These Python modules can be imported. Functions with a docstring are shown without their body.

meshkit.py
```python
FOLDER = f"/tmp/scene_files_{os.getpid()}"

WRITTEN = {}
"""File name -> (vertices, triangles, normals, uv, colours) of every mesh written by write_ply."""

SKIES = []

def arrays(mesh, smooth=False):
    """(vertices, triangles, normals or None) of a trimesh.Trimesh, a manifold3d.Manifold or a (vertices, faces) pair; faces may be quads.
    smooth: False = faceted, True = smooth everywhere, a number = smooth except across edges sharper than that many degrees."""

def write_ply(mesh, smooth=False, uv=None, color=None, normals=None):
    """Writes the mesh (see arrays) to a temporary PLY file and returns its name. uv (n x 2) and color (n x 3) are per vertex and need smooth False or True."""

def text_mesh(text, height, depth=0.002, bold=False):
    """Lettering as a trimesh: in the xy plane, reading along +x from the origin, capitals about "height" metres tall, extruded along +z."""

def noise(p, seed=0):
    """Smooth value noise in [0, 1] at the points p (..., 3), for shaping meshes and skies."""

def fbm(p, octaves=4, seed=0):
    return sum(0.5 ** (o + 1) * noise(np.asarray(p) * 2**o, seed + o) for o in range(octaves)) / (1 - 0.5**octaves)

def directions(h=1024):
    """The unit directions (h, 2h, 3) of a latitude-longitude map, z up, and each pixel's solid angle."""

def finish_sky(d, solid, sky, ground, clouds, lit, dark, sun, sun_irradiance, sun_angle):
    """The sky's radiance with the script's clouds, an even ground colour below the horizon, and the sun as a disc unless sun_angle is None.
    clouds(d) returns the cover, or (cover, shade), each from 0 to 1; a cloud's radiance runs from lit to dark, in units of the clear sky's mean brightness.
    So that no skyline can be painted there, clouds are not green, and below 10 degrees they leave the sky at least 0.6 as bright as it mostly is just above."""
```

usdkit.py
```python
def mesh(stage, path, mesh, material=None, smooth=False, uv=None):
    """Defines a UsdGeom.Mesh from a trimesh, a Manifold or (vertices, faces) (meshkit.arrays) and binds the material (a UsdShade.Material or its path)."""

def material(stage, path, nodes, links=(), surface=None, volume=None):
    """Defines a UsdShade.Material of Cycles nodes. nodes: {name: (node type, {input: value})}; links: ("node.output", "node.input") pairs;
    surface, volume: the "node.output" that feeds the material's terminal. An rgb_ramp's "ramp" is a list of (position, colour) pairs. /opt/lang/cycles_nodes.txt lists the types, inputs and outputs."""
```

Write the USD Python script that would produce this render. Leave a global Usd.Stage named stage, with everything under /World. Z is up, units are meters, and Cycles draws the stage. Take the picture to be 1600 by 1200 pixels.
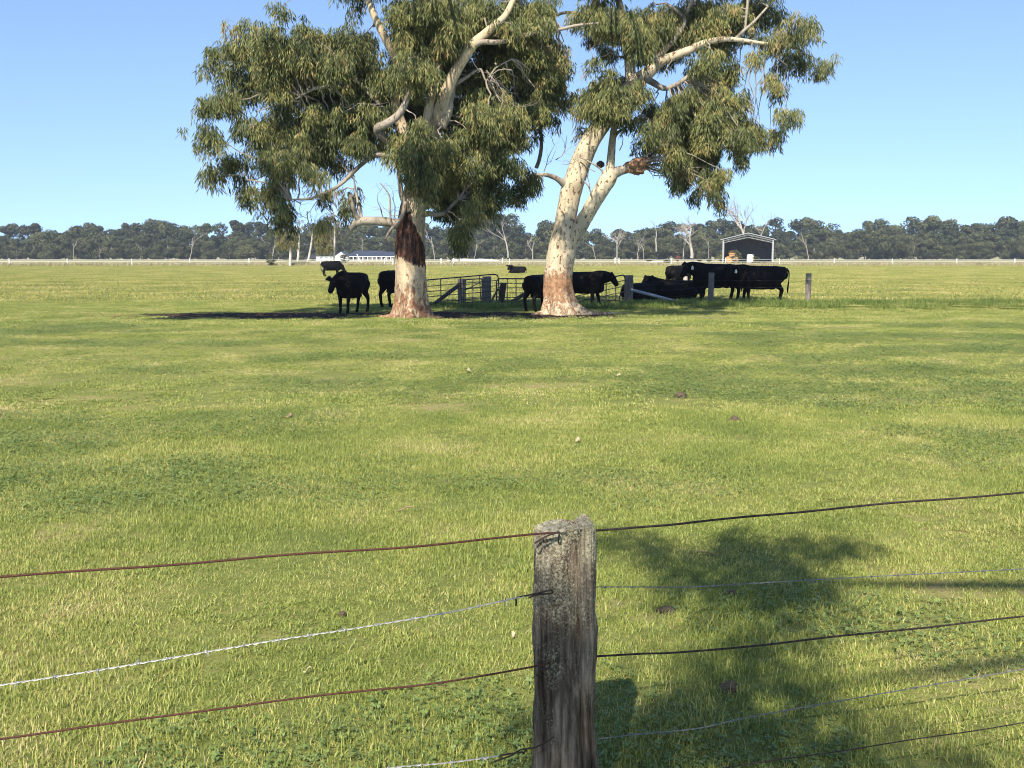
import math, random
import numpy as np, trimesh, manifold3d, usdkit, meshkit
from pxr import Usd, UsdGeom, UsdLux, UsdShade, Gf, Sdf, Vt

stage = Usd.Stage.CreateInMemory()
UsdGeom.SetStageUpAxis(stage, 'Z')
UsdGeom.SetStageMetersPerUnit(stage, 1.0)
UsdGeom.Xform.Define(stage, '/World')
UsdGeom.Scope.Define(stage, '/World/Looks')
random.seed(7)
RNG = np.random.default_rng(7)

# ------------------------------------------------------------------ camera, sky, sun, exposure
CAM_H, FPX, HORIZON = 1.85, 1600.0, 398.0
PITCH = math.atan((600 - HORIZON) / FPX)
EXPOSURE = 1.1
SUN_AZ, SUN_EL = math.radians(15), math.radians(43)
SUN = np.array([-math.sin(SUN_AZ) * math.cos(SUN_EL), -math.cos(SUN_AZ) * math.cos(SUN_EL), math.sin(SUN_EL)])

cam = UsdGeom.Camera.Define(stage, '/World/camera')
cam.CreateHorizontalApertureAttr(36.0); cam.CreateVerticalApertureAttr(27.0); cam.CreateFocalLengthAttr(36.0)
cam.CreateClippingRangeAttr((0.1, 5000.0)); cam.CreateExposureAttr(EXPOSURE)
cam.AddTranslateOp().Set((0, 0, CAM_H)); cam.AddRotateXOp().Set(90 - math.degrees(PITCH))

usdkit.material(stage, '/World/Looks/sky_air', {
    'sky': ('sky_texture', {'sky_type': 'single_scattering', 'sun_disc': False, 'sun_elevation': SUN_EL,
                            'sun_rotation': math.atan2(SUN[0], SUN[1]), 'air_density': 0.9, 'aerosol_density': 0.35, 'ozone_density': 2.2}),
    'tc': ('texture_coordinate', {}), 'up': ('vector_math', {'math_type': 'add', 'vector2': (0, 0, 0.16)}), 'no': ('vector_math', {'math_type': 'normalize'}),
    'bg': ('background_shader', {'strength': 0.118})}, [('tc.generated', 'up.vector1'), ('up.vector', 'no.vector1'), ('no.vector', 'sky.vector'), ('sky.color', 'bg.color')], surface='bg.background')
dome = UsdLux.DomeLight.Define(stage, '/World/sky')
UsdShade.MaterialBindingAPI.Apply(dome.GetPrim()).Bind(UsdShade.Material.Get(stage, '/World/Looks/sky_air'))
dome.GetPrim().SetCustomDataByKey('kind', 'structure')
sun = UsdLux.DistantLight.Define(stage, '/World/sun')
sun.CreateNormalizeAttr(True); sun.CreateIntensityAttr(1.2); sun.CreateAngleAttr(0.5); sun.CreateColorAttr((1.0, 0.91, 0.77))
zx = np.cross([0, 0, 1.0], SUN); zx /= np.linalg.norm(zx); zy = np.cross(SUN, zx)
sun.AddTransformOp().Set(Gf.Matrix4d(*zx, 0, *zy, 0, *SUN, 0, 0, 0, 0, 1))


def ray(px, py):
    c, s = math.cos(PITCH), math.sin(PITCH)
    a, b = (px - 800) / FPX, (600 - py) / FPX
    return np.array([a, c + b * s, -s + b * c])


def P(px, py, Y):
    d = ray(px, py)
    return np.array([0, 0, CAM_H]) + d * (Y / d[1])


def groundY(py):
    d = ray(800, py)
    return -CAM_H / d[2] * d[1]


# ------------------------------------------------------------------ naming helpers
USED = {}


def numbered(path):
    n = USED.get(path, 0); USED[path] = n + 1
    return path if n == 0 else f'{path}_{n:03d}'


def tag(p, label=None, cat=None, group=None, kind=None):
    for k, v in (('label', label), ('category', cat), ('group', group), ('kind', kind)):
        if v:
            p.SetCustomDataByKey(k, v)
    return p


def thing(name, label, cat, loc=(0, 0, 0), rz=0.0, scale=1.0, group=None):
    x = UsdGeom.Xform.Define(stage, numbered('/World/' + name))
    x.AddTranslateOp().Set(tuple(map(float, loc)))
    if rz: x.AddRotateZOp().Set(float(math.degrees(rz)))
    if not np.isscalar(scale) or scale != 1.0:
        x.AddScaleOp().Set(tuple(map(float, scale)) if not np.isscalar(scale) else (scale,) * 3)
    return tag(x.GetPrim(), label, cat, group)


def obj(name, mesh, mat, parent=None, smooth=False, kind=None, label=None, off=None, cat=None, group=None):
    path = numbered((str(parent.GetPath()) if parent else '/World') + '/' + name)
    if off is not None:
        v, f = (mesh.vertices, mesh.faces) if hasattr(mesh, 'vertices') else meshkit.arrays(mesh)[:2]
        mesh = (np.asarray(v) - np.asarray(off), np.asarray(f))
    m = usdkit.mesh(stage, path, mesh, '/World/Looks/' + mat, smooth=smooth)
    return tag(m.GetPrim(), label, cat, group, kind)


def tone(prim, n, per, seed, group=None, mix=0.5):
    """Gives every island of `per` vertices its own number from 0 to 1 (primvar tone); group: an index per island whose members lean the same way."""
    r = np.random.default_rng(seed)
    t = r.random(n)
    if group is not None:
        t = t * (1 - mix) + r.random(int(group.max()) + 1)[group] * mix
        t = (t - 0.5) * 1.25 + 0.5
    UsdGeom.PrimvarsAPI(prim).CreatePrimvar('tone', Sdf.ValueTypeNames.FloatArray, 'vertex').Set(Vt.FloatArray.FromNumpy(np.repeat(t, per).astype(np.float32)))


def copy_of(proto, name, label, cat, loc, rz=0.0, scale=1.0, group=None):
    r = thing(name, label, cat, loc, rz, scale, group)
    r.GetReferences().AddInternalReference(proto.GetPath()); r.SetInstanceable(True)
    return r


def cat(ms):
    vs, fs, n = [], [], 0
    for m in ms:
        v, f = (m.vertices, m.faces) if hasattr(m, 'vertices') else m
        v = np.asarray(v, float); f = np.asarray(f, int)
        if f.shape[1] == 4:
            f = np.vstack([f[:, [0, 1, 2]], f[:, [0, 2, 3]]])
        vs.append(v); fs.append(f + n); n += len(v)
    return (np.vstack(vs), np.vstack(fs))


# ------------------------------------------------------------------ shape helpers
def spline(pts, n):
    """Catmull-Rom through rows of pts (any columns)."""
    p = np.asarray(pts, float)
    if len(p) == 2:
        t = np.linspace(0, 1, n)[:, None]
        return p[0] * (1 - t) + p[1] * t
    e = np.vstack([2 * p[0] - p[1], p, 2 * p[-1] - p[-2]])
    L = np.concatenate([[0], np.cumsum(np.linalg.norm(np.diff(p[:, :3], axis=0), axis=1))])
    s = np.linspace(0, L[-1], n); i = np.clip(np.searchsorted(L, s, 'right') - 1, 0, len(p) - 2)
    t = ((s - L[i]) / np.maximum(L[i + 1] - L[i], 1e-9))[:, None]
    a, b, c, d = e[i], e[i + 1], e[i + 2], e[i + 3]
    return 0.5 * (2 * b + (c - a) * t + (2 * a - 5 * b + 4 * c - d) * t**2 + (3 * b - a - 3 * c + d) * t**3)


def tube(pts, rad, sides=8, n=None, rough=0.0, seed=0, flare=None, cap=True, freq=3.0):
    """A tapered, slightly uneven limb along pts with radii rad."""
    n = n or max(2, len(pts))
    q = spline(np.column_stack([np.asarray(pts, float), np.broadcast_to(rad, len(pts))]), n)
    c, r = q[:, :3], np.maximum(q[:, 3], 1e-4)
    t = np.gradient(c, axis=0); t /= np.maximum(np.linalg.norm(t, axis=1, keepdims=True), 1e-9)
    u = np.zeros_like(t)
    ref = np.array([0, 1.0, 0]) if abs(t[0, 1]) < 0.8 else np.array([1.0, 0, 0])
    u[0] = np.cross(ref, t[0]); u[0] /= np.linalg.norm(u[0])
    for k in range(1, n):
        u[k] = u[k - 1] - t[k] * (u[k - 1] @ t[k]); u[k] /= np.linalg.norm(u[k])
    w = np.cross(t, u)
    th = np.linspace(0, 2 * np.pi, sides, endpoint=False)
    d = u[:, None] * np.cos(th)[None, :, None] + w[:, None] * np.sin(th)[None, :, None]
    R = np.repeat(r[:, None], sides, 1)
    if flare is not None:
        R = R * flare(np.linspace(0, 1, n)[:, None], th[None], c)
    v = c[:, None] + d * R[..., None]
    if rough:
        k = (meshkit.fbm(v * freq, 4, seed) - 0.5) * 2 * rough
        v = v + d * (R * k)[..., None]
    f = []
    i, j = np.meshgrid(np.arange(n - 1), np.arange(sides), indexing='ij')
    a = i * sides + j; b = i * sides + (j + 1) % sides
    f = np.stack([a, b, b + sides, a + sides], -1).reshape(-1, 4)
    f = np.vstack([f[:, [0, 1, 2]], f[:, [0, 2, 3]]])
    v = v.reshape(-1, 3)
    if cap:
        v = np.vstack([v, c[0], c[-1]]); N = n * sides
        jj = np.arange(sides); jn = (jj + 1) % sides
        f = np.vstack([f, np.stack([np.full(sides, N), jn, jj], 1), np.stack([np.full(sides, N + 1), N - sides + jj, N - sides + jn], 1)])
    return v, f


def box(lo, hi):
    m = trimesh.creation.box(bounds=[lo, hi])
    return np.array(m.vertices), np.array(m.faces)


def bar(a, b, w, h):
    """A square bar from a to b."""
    return tube([a, b], math.hypot(w, h) / 2, 4, 2)


def blob(v, amt, freq, seed):
    n = v / np.maximum(np.linalg.norm(v, axis=1, keepdims=True), 1e-9)
    return v + n * ((meshkit.fbm(v * freq + 31.7, 3, seed) - 0.5) * 2 * amt)[:, None]


# ------------------------------------------------------------------ materials
def M(name, nodes, links, surface='p.BSDF', volume=None):
    return usdkit.material(stage, '/World/Looks/' + name, nodes, links, surface=surface, volume=volume)


def plain(name, col, rough=0.7, metallic=0.0, noise=None, dark=0.6, spec=0.3, stretch=(1, 1, 1), bump=0.0):
    """One colour broken up by noise."""
    if not noise:
        return M(name, {'p': ('principled_bsdf', {'base_color': col, 'roughness': rough, 'metallic': metallic, 'specular_ior_level': spec})}, [])
    c2 = tuple(c * dark for c in col)
    nodes = {'g': ('geometry', {}), 'm': ('mapping', {'scale': stretch}), 'n': ('noise_texture', {'scale': noise, 'detail': 5.0, 'roughness': 0.65}),
             'r': ('rgb_ramp', {'ramp': [(0.3, c2), (0.65, col)]}),
             'p': ('principled_bsdf', {'roughness': rough, 'metallic': metallic, 'specular_ior_level': spec})}
    links = [('g.position', 'm.vector'), ('m.vector', 'n.vector'), ('n.fac', 'r.fac'), ('r.color', 'p.base_color')]
    if bump:
        nodes['b'] = ('bump', {'strength': 0.6, 'distance': bump}); links += [('n.fac', 'b.height'), ('b.normal', 'p.normal')]
    return M(name, nodes, links)


def leafy(name, stops, scale, spread=0.5, transl=0.3, rough=0.5, extra=None, spec=0.35):
    """Leaves or blades: each island takes its own tone, drifting with place."""
    nodes = {'g': ('geometry', {}), 'tn': ('attribute', {'attribute': 'tone'}), 'n': ('noise_texture', {'scale': scale, 'detail': 4.0, 'roughness': 0.6}),
             'a': ('math', {'math_type': 'subtract', 'value2': 0.5}), 'a2': ('math', {'math_type': 'multiply_add', 'value2': spread}),
             'r': ('rgb_ramp', {'ramp': stops}), 'd': ('principled_bsdf', {'roughness': rough, 'specular_ior_level': spec}),
             't': ('translucent_bsdf', {}), 'p': ('mix_closure', {'fac': transl})}
    links = [('g.position', 'n.vector'), ('tn.fac', 'a.value1'), ('a.value', 'a2.value1'), ('n.fac', 'a2.value3'),
             ('a2.value', 'r.fac'), ('r.color', 'd.base_color'), ('r.color', 't.color'), ('d.BSDF', 'p.closure1'), ('t.BSDF', 'p.closure2')]
    if extra:
        extra(nodes, links)
    return M(name, nodes, links, surface='p.closure')


GRASS = [(0.12, (0.095, 0.132, 0.034)), (0.32, (0.160, 0.210, 0.047)), (0.48, (0.225, 0.272, 0.058)), (0.60, (0.31, 0.335, 0.082)), (0.72, (0.39, 0.37, 0.12)), (0.84, (0.50, 0.42, 0.22)), (0.95, (0.50, 0.38, 0.24))]
leafy('grass_blade', GRASS, 0.7, 0.46, 0.25, 0.5)
leafy('mid_blade', GRASS, 0.7, 0.55, 0.22, 0.5)
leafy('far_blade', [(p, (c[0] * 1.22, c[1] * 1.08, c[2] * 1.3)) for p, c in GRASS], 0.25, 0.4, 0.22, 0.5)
leafy('clover_leaf', [(0.2, (0.085, 0.13, 0.038)), (0.5, (0.14, 0.20, 0.055)), (0.8, (0.19, 0.245, 0.08))], 0.8, 0.6, 0.3, 0.45)
leafy('rank_blade', [(0.2, (0.075, 0.12, 0.026)), (0.5, (0.14, 0.195, 0.042)), (0.85, (0.25, 0.28, 0.075))], 0.8, 0.6, 0.35, 0.45)
leafy('dry_blade', [(0.2, (0.26, 0.235, 0.12)), (0.8, (0.44, 0.39, 0.23))], 0.8, 0.7, 0.3, 0.6)
GUM = [(0.12, (0.038, 0.050, 0.021)), (0.38, (0.092, 0.112, 0.040)), (0.56, (0.150, 0.168, 0.056)), (0.74, (0.24, 0.23, 0.080)), (0.88, (0.30, 0.25, 0.095)), (0.97, (0.30, 0.17, 0.09))]
leafy('gum_leaf', GUM, 2.2, 0.75, 0.2, 0.5, spec=0.3)
leafy('young_gum_leaf', [(0.2, (0.08, 0.09, 0.03)), (0.6, (0.17, 0.16, 0.05)), (0.9, (0.25, 0.20, 0.075))], 0.8, 0.6, 0.25, 0.5)
leafy('far_leaf', [(0.2, (0.030, 0.036, 0.022)), (0.5, (0.058, 0.068, 0.034)), (0.85, (0.125, 0.13, 0.055))], 0.03, 0.55, 0.15, 0.7, spec=0.15)
leafy('shrub_leaf', [(0.2, (0.05, 0.062, 0.03)), (0.8, (0.10, 0.11, 0.05))], 0.8, 0.6, 0.2, 0.6)
leafy('yellow_shrub_leaf', [(0.2, (0.11, 0.12, 0.03)), (0.8, (0.2, 0.19, 0.05))], 0.8, 0.6, 0.2, 0.6)
leafy('red_shrub_leaf', [(0.2, (0.2, 0.06, 0.05)), (0.8, (0.32, 0.13, 0.10))], 0.8, 0.6, 0.2, 0.6)

plain('cow_hair', (0.0045, 0.0042, 0.0042), 0.7, noise=6, dark=0.6, spec=0.10)
plain('hoof', (0.02, 0.018, 0.016), 0.5)
plain('tag_plastic', (0.75, 0.74, 0.62), 0.5)
plain('gate_steel', (0.10, 0.095, 0.09), 0.55, 0.7, noise=20, dark=0.5)
plain('rusty_wire', (0.075, 0.028, 0.018), 0.75, 0.2, noise=70, dark=0.45, bump=0.0006)
plain('dark_wire', (0.045, 0.032, 0.028), 0.65, 0.4, noise=70, dark=0.5)
plain('dull_wire', (0.20, 0.21, 0.22), 0.5, 0.4, noise=60, dark=0.5)
plain('galvanised_wire', (0.42, 0.42, 0.41), 0.45, 0.6, noise=60, dark=0.6)
plain('white_paint', (0.78, 0.77, 0.73), 0.6, noise=1.5, dark=0.85)
plain('cream_brick', (0.62, 0.59, 0.52), 0.8, noise=3, dark=0.85)
plain('slate_roof', (0.035, 0.042, 0.062), 0.45, noise=2, dark=0.75, spec=0.5)
plain('dark_roof', (0.03, 0.03, 0.034), 0.6, noise=2, dark=0.75)
plain('window_glass', (0.02, 0.025, 0.03), 0.08, spec=0.8)
plain('shed_steel', (0.34, 0.36, 0.37), 0.5, 0.2, noise=1.2, dark=0.8)
plain('shed_wall', (0.22, 0.22, 0.22), 0.6, 0.1, noise=1.2, dark=0.8)
plain('hay', (0.48, 0.27, 0.12), 0.9, noise=6, dark=0.6)
plain('pale_soil', (0.50, 0.46, 0.38), 0.9, noise=0.6, dark=0.7)
plain('dung', (0.10, 0.075, 0.05), 0.9, noise=30, dark=0.45, bump=0.01)
plain('bark_strip', (0.21, 0.155, 0.09), 0.85, noise=25, dark=0.5)
plain('dead_leaf', (0.50, 0.40, 0.22), 0.8, noise=25, dark=0.6)
plain('pale_leaf', (0.36, 0.31, 0.19), 0.8, noise=25, dark=0.8)
plain('dead_wood', (0.33, 0.30, 0.26), 0.85, noise=1.5, dark=0.6, stretch=(1, 1, 0.3))
plain('far_trunk', (0.30, 0.27, 0.22), 0.85, noise=1.0, dark=0.55)
plain('twig', (0.30, 0.25, 0.20), 0.8, noise=3, dark=0.6)
plain('weathered_wood', (0.20, 0.175, 0.155), 0.9, noise=5, dark=0.5, stretch=(6, 6, 0.5), bump=0.01)
plain('pale_post_wood', (0.46, 0.41, 0.35), 0.9, noise=5, dark=0.6, stretch=(6, 6, 0.5), bump=0.01)
plain('dark_wood', (0.075, 0.06, 0.05), 0.9, noise=5, dark=0.55, stretch=(4, 4, 1), bump=0.01)


def bark(name, base, blotch, flecks=0.35, fleck_col=(0.10, 0.06, 0.035), scale=3.0, zone=None):
    """Smooth gum bark: cream with drifting blotches and upright dark flecks; zone(nodes, links, colour) may lay a further bark over it."""
    nodes = {'g': ('geometry', {}), 'm1': ('mapping', {'scale': (1.0, 1.0, 0.45)}), 'n1': ('noise_texture', {'scale': scale, 'detail': 5.0, 'roughness': 0.6, 'distortion': 0.4}),
             'r1': ('rgb_ramp', {'ramp': [(0.36, blotch), (0.50, base), (0.75, tuple(min(0.8, c * 1.12) for c in base))]}),
             'm2': ('mapping', {'scale': (1.0, 1.0, 0.5)}), 'n2': ('noise_texture', {'scale': 13.0, 'detail': 3.0, 'roughness': 0.55}),
             'r2': ('rgb_ramp', {'ramp': [(0.0, (1, 1, 1)), (flecks, (1, 1, 1)), (flecks + 0.035, (0, 0, 0))]}),
             'c': ('mix_color', {'b': fleck_col}), 'b': ('bump', {'strength': 0.5, 'distance': 0.02}),
             'n3': ('noise_texture', {'scale': 9.0, 'detail': 6.0, 'roughness': 0.7}), 'p': ('principled_bsdf', {'roughness': 0.75, 'specular_ior_level': 0.25})}
    links = [('g.position', 'm1.vector'), ('m1.vector', 'n1.vector'), ('n1.fac', 'r1.fac'), ('g.position', 'm2.vector'), ('m2.vector', 'n2.vector'), ('n2.fac', 'r2.fac'),
             ('r1.color', 'c.a'), ('r2.color', 'c.fac'), ('m2.vector', 'n3.vector'), ('n3.fac', 'b.height'), ('b.normal', 'p.normal')]
    out = 'c.result'
    if zone:
        out = zone(nodes, links, out)
    links.append((out, 'p.base_color'))
    return M(name, nodes, links)


T1Y, T2Y = groundY(497), groundY(491)
T1X, T2X = P(644, 497, T1Y)[0], P(876, 491, T2Y)[0]


def zone_left(nodes, links, col):
    """Left tree: orange-brown flakes near the ground, a collar of dark fibrous bark climbing to the left, smooth above."""
    nodes.update({'x': ('separate_xyz', {}), 'dx': ('math', {'math_type': 'subtract', 'value2': float(T1X)}),
                  'fm': ('mapping', {'scale': (1.0, 1.0, 0.32)}), 'fn': ('noise_texture', {'scale': 9.0, 'detail': 5.0, 'roughness': 0.7, 'distortion': 0.6}),
                  'fz': ('map_range', {'from_min': 0.0, 'from_max': 1.55, 'to_min': 0.60, 'to_max': 0.37, 'clamp': True}),
                  'fd': ('math', {'math_type': 'subtract'}), 'fr': ('rgb_ramp', {'ramp': [(0.0, (0, 0, 0)), (0.03, (1, 1, 1))]}),
                  'fc': ('rgb_ramp', {'ramp': [(0.3, (0.085, 0.038, 0.022)), (0.6, (0.24, 0.135, 0.075))]}), 'fnn': ('noise_texture', {'scale': 14.0, 'detail': 3.0}),
                  'mixf': ('mix_color', {}),
                  'dnm': ('mapping', {'scale': (2.4, 2.4, 0.55)}), 'dn': ('noise_texture', {'scale': 3.4, 'detail': 7.0, 'roughness': 0.78}), 'dns': ('math', {'math_type': 'multiply_add', 'value2': 0.9, 'value3': -0.45}),
                  'lo': ('math', {'math_type': 'add'}), 'lo2': ('map_range', {'from_min': 1.64, 'from_max': 1.74}),
                  'slope': ('math', {'math_type': 'multiply_add', 'value2': 2.6}), 'hi': ('math', {'math_type': 'add'}), 'hi2': ('map_range', {'from_min': 2.85, 'from_max': 3.1, 'to_min': 1.0, 'to_max': 0.0}),
                  'loslope': ('math', {'math_type': 'multiply_add', 'value2': 0.45}),
                  'band': ('math', {'math_type': 'multiply'}), 'dm': ('mapping', {'scale': (2.0, 2.0, 0.5)}), 'dk': ('noise_texture', {'scale': 6.0, 'detail': 6.0, 'roughness': 0.75}),
                  'dc': ('rgb_ramp', {'ramp': [(0.40, (0.007, 0.004, 0.003)), (0.52, (0.045, 0.019, 0.012)), (0.60, (0.13, 0.058, 0.034)), (0.70, (0.24, 0.14, 0.085))]}), 'mixd': ('mix_color', {})})
    links += [('g.position', 'x.vector'), ('x.x', 'dx.value1'), ('g.position', 'fm.vector'), ('fm.vector', 'fn.vector'), ('x.z', 'fz.value'),
              ('fz.result', 'fd.value1'), ('fn.fac', 'fd.value2'), ('fd.value', 'fr.fac'), ('g.position', 'fnn.vector'), ('fnn.fac', 'fc.fac'),
              (col, 'mixf.a'), ('fc.color', 'mixf.b'), ('fr.color', 'mixf.fac'),
              ('g.position', 'dnm.vector'), ('dnm.vector', 'dn.vector'), ('dn.fac', 'dns.value1'), ('dx.value', 'loslope.value1'), ('x.z', 'loslope.value3'), ('loslope.value', 'lo.value1'), ('dns.value', 'lo.value2'), ('lo.value', 'lo2.value'),
              ('dx.value', 'slope.value1'), ('x.z', 'slope.value3'), ('slope.value', 'hi.value1'), ('dns.value', 'hi.value2'), ('hi.value', 'hi2.value'),
              ('lo2.result', 'band.value1'), ('hi2.result', 'band.value2'), ('g.position', 'dm.vector'), ('dm.vector', 'dk.vector'), ('dk.fac', 'dc.fac'),
              ('mixf.result', 'mixd.a'), ('dc.color', 'mixd.b'), ('band.value', 'mixd.fac')]
    return 'mixd.result'


def zone_right(nodes, links, col):
    """Right tree: tan flaking bark on the lowest metre and a bit, thinning out upwards."""
    nodes.update({'x': ('separate_xyz', {}), 'fm': ('mapping', {'scale': (1.0, 1.0, 0.6)}), 'fn': ('noise_texture', {'scale': 12.0, 'detail': 5.0, 'roughness': 0.72, 'distortion': 0.3}),
                  'fz': ('rgb_ramp', {'ramp': [(0.0, (0.50,) * 3), (0.12, (0.54,) * 3), (0.24, (0.66,) * 3), (0.30, (0.56,) * 3), (0.38, (0.40,) * 3), (1.0, (0.31,) * 3)]}),
                  'zs': ('math', {'math_type': 'multiply', 'value2': 0.25}), 'fd': ('math', {'math_type': 'subtract'}), 'fr': ('rgb_ramp', {'ramp': [(0.0, (0, 0, 0)), (0.03, (0.9, 0.9, 0.9))]}),
                  'fc': ('rgb_ramp', {'ramp': [(0.3, (0.115, 0.050, 0.025)), (0.6, (0.29, 0.155, 0.078))]}), 'fnn': ('noise_texture', {'scale': 12.0, 'detail': 3.0}), 'mixf': ('mix_color', {})})
    links += [('g.position', 'x.vector'), ('x.z', 'zs.value1'), ('zs.value', 'fz.fac'), ('g.position', 'fm.vector'), ('fm.vector', 'fn.vector'),
              ('fz.color', 'fd.value1'), ('fn.fac', 'fd.value2'), ('fd.value', 'fr.fac'), ('g.position', 'fnn.vector'), ('fnn.fac', 'fc.fac'),
              (col, 'mixf.a'), ('fc.color', 'mixf.b'), ('fr.color', 'mixf.fac')]
    return 'mixf.result'


bark('bark_left', (0.40, 0.325, 0.215), (0.23, 0.175, 0.11), 0.33, (0.14, 0.06, 0.035), zone=zone_left)
bark('bark_right', (0.41, 0.355, 0.25), (0.29, 0.24, 0.16), 0.385, (0.11, 0.07, 0.04), scale=2.2, zone=zone_right)
bark('bark_limb', (0.25, 0.22, 0.175), (0.11, 0.088, 0.068), 0.36, (0.10, 0.065, 0.045), scale=2.2)
bark('bark_white', (0.44, 0.41, 0.35), (0.28, 0.25, 0.21), 0.32, scale=1.2)
plain('burl_bark', (0.26, 0.15, 0.09), 0.9, noise=7, dark=0.3, bump=0.04)

# near post: grey split timber with cream lichen towards the top and specks down the middle
M('split_post', {
    'g': ('geometry', {}), 'x': ('separate_xyz', {}), 'm': ('mapping', {'scale': (1.0, 1.0, 0.10)}), 'gr': ('noise_texture', {'scale': 75.0, 'detail': 6.0, 'roughness': 0.7}),
    'r': ('rgb_ramp', {'ramp': [(0.30, (0.022, 0.017, 0.013)), (0.42, (0.088, 0.074, 0.062)), (0.55, (0.17, 0.147, 0.125)), (0.72, (0.31, 0.275, 0.235))]}),
    'big': ('noise_texture', {'scale': 7.0, 'detail': 4.0, 'roughness': 0.6}), 'bm': ('mapping', {'scale': (1.6, 1.6, 0.5)}),
    'br': ('rgb_ramp', {'ramp': [(0.35, (0.42, 0.35, 0.29)), (0.62, (1.0, 0.95, 0.86))]}), 'mul': ('mix_color', {'blend_type': 'multiply', 'fac': 1.0, 'use_clamp_result': False}),
    'ln': ('noise_texture', {'scale': 120.0, 'detail': 6.0, 'roughness': 0.75}), 'lb': ('noise_texture', {'scale': 12.0, 'detail': 3.0}),
    'lz': ('map_range', {'from_min': 0.55, 'from_max': 1.03, 'to_min': 0.02, 'to_max': 0.20}), 'la': ('math', {'math_type': 'add'}), 'lc': ('math', {'math_type': 'multiply_add', 'value2': 0.45}),
    'lr': ('rgb_ramp', {'ramp': [(0.0, (0, 0, 0)), (0.81, (0, 0, 0)), (0.99, (0.85, 0.85, 0.85))]}),
    'lcol': ('rgb_ramp', {'ramp': [(0.35, (0.25, 0.225, 0.15)), (0.6, (0.47, 0.43, 0.30))]}), 'mix': ('mix_color', {}),
    'b': ('bump', {'strength': 0.9, 'distance': 0.006}), 'hs': ('math', {'math_type': 'add'}), 'p': ('principled_bsdf', {'roughness': 0.9, 'specular_ior_level': 0.2})},
  [('g.position', 'x.vector'), ('g.position', 'm.vector'), ('m.vector', 'gr.vector'), ('gr.fac', 'r.fac'), ('g.position', 'bm.vector'), ('bm.vector', 'big.vector'), ('big.fac', 'br.fac'),
   ('r.color', 'mul.a'), ('br.color', 'mul.b'), ('g.position', 'ln.vector'), ('g.position', 'lb.vector'), ('x.z', 'lz.value'), ('lz.result', 'la.value1'), ('ln.fac', 'la.value2'),
   ('lb.fac', 'lc.value1'), ('la.value', 'lc.value3'), ('lc.value', 'lr.fac'), ('ln.fac', 'lcol.fac'), ('mul.result', 'mix.a'), ('lcol.color', 'mix.b'), ('lr.color', 'mix.fac'),
   ('mix.result', 'p.base_color'), ('gr.fac', 'hs.value1'), ('lc.value', 'hs.value2'), ('hs.value', 'b.height'), ('b.normal', 'p.normal')])

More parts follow.
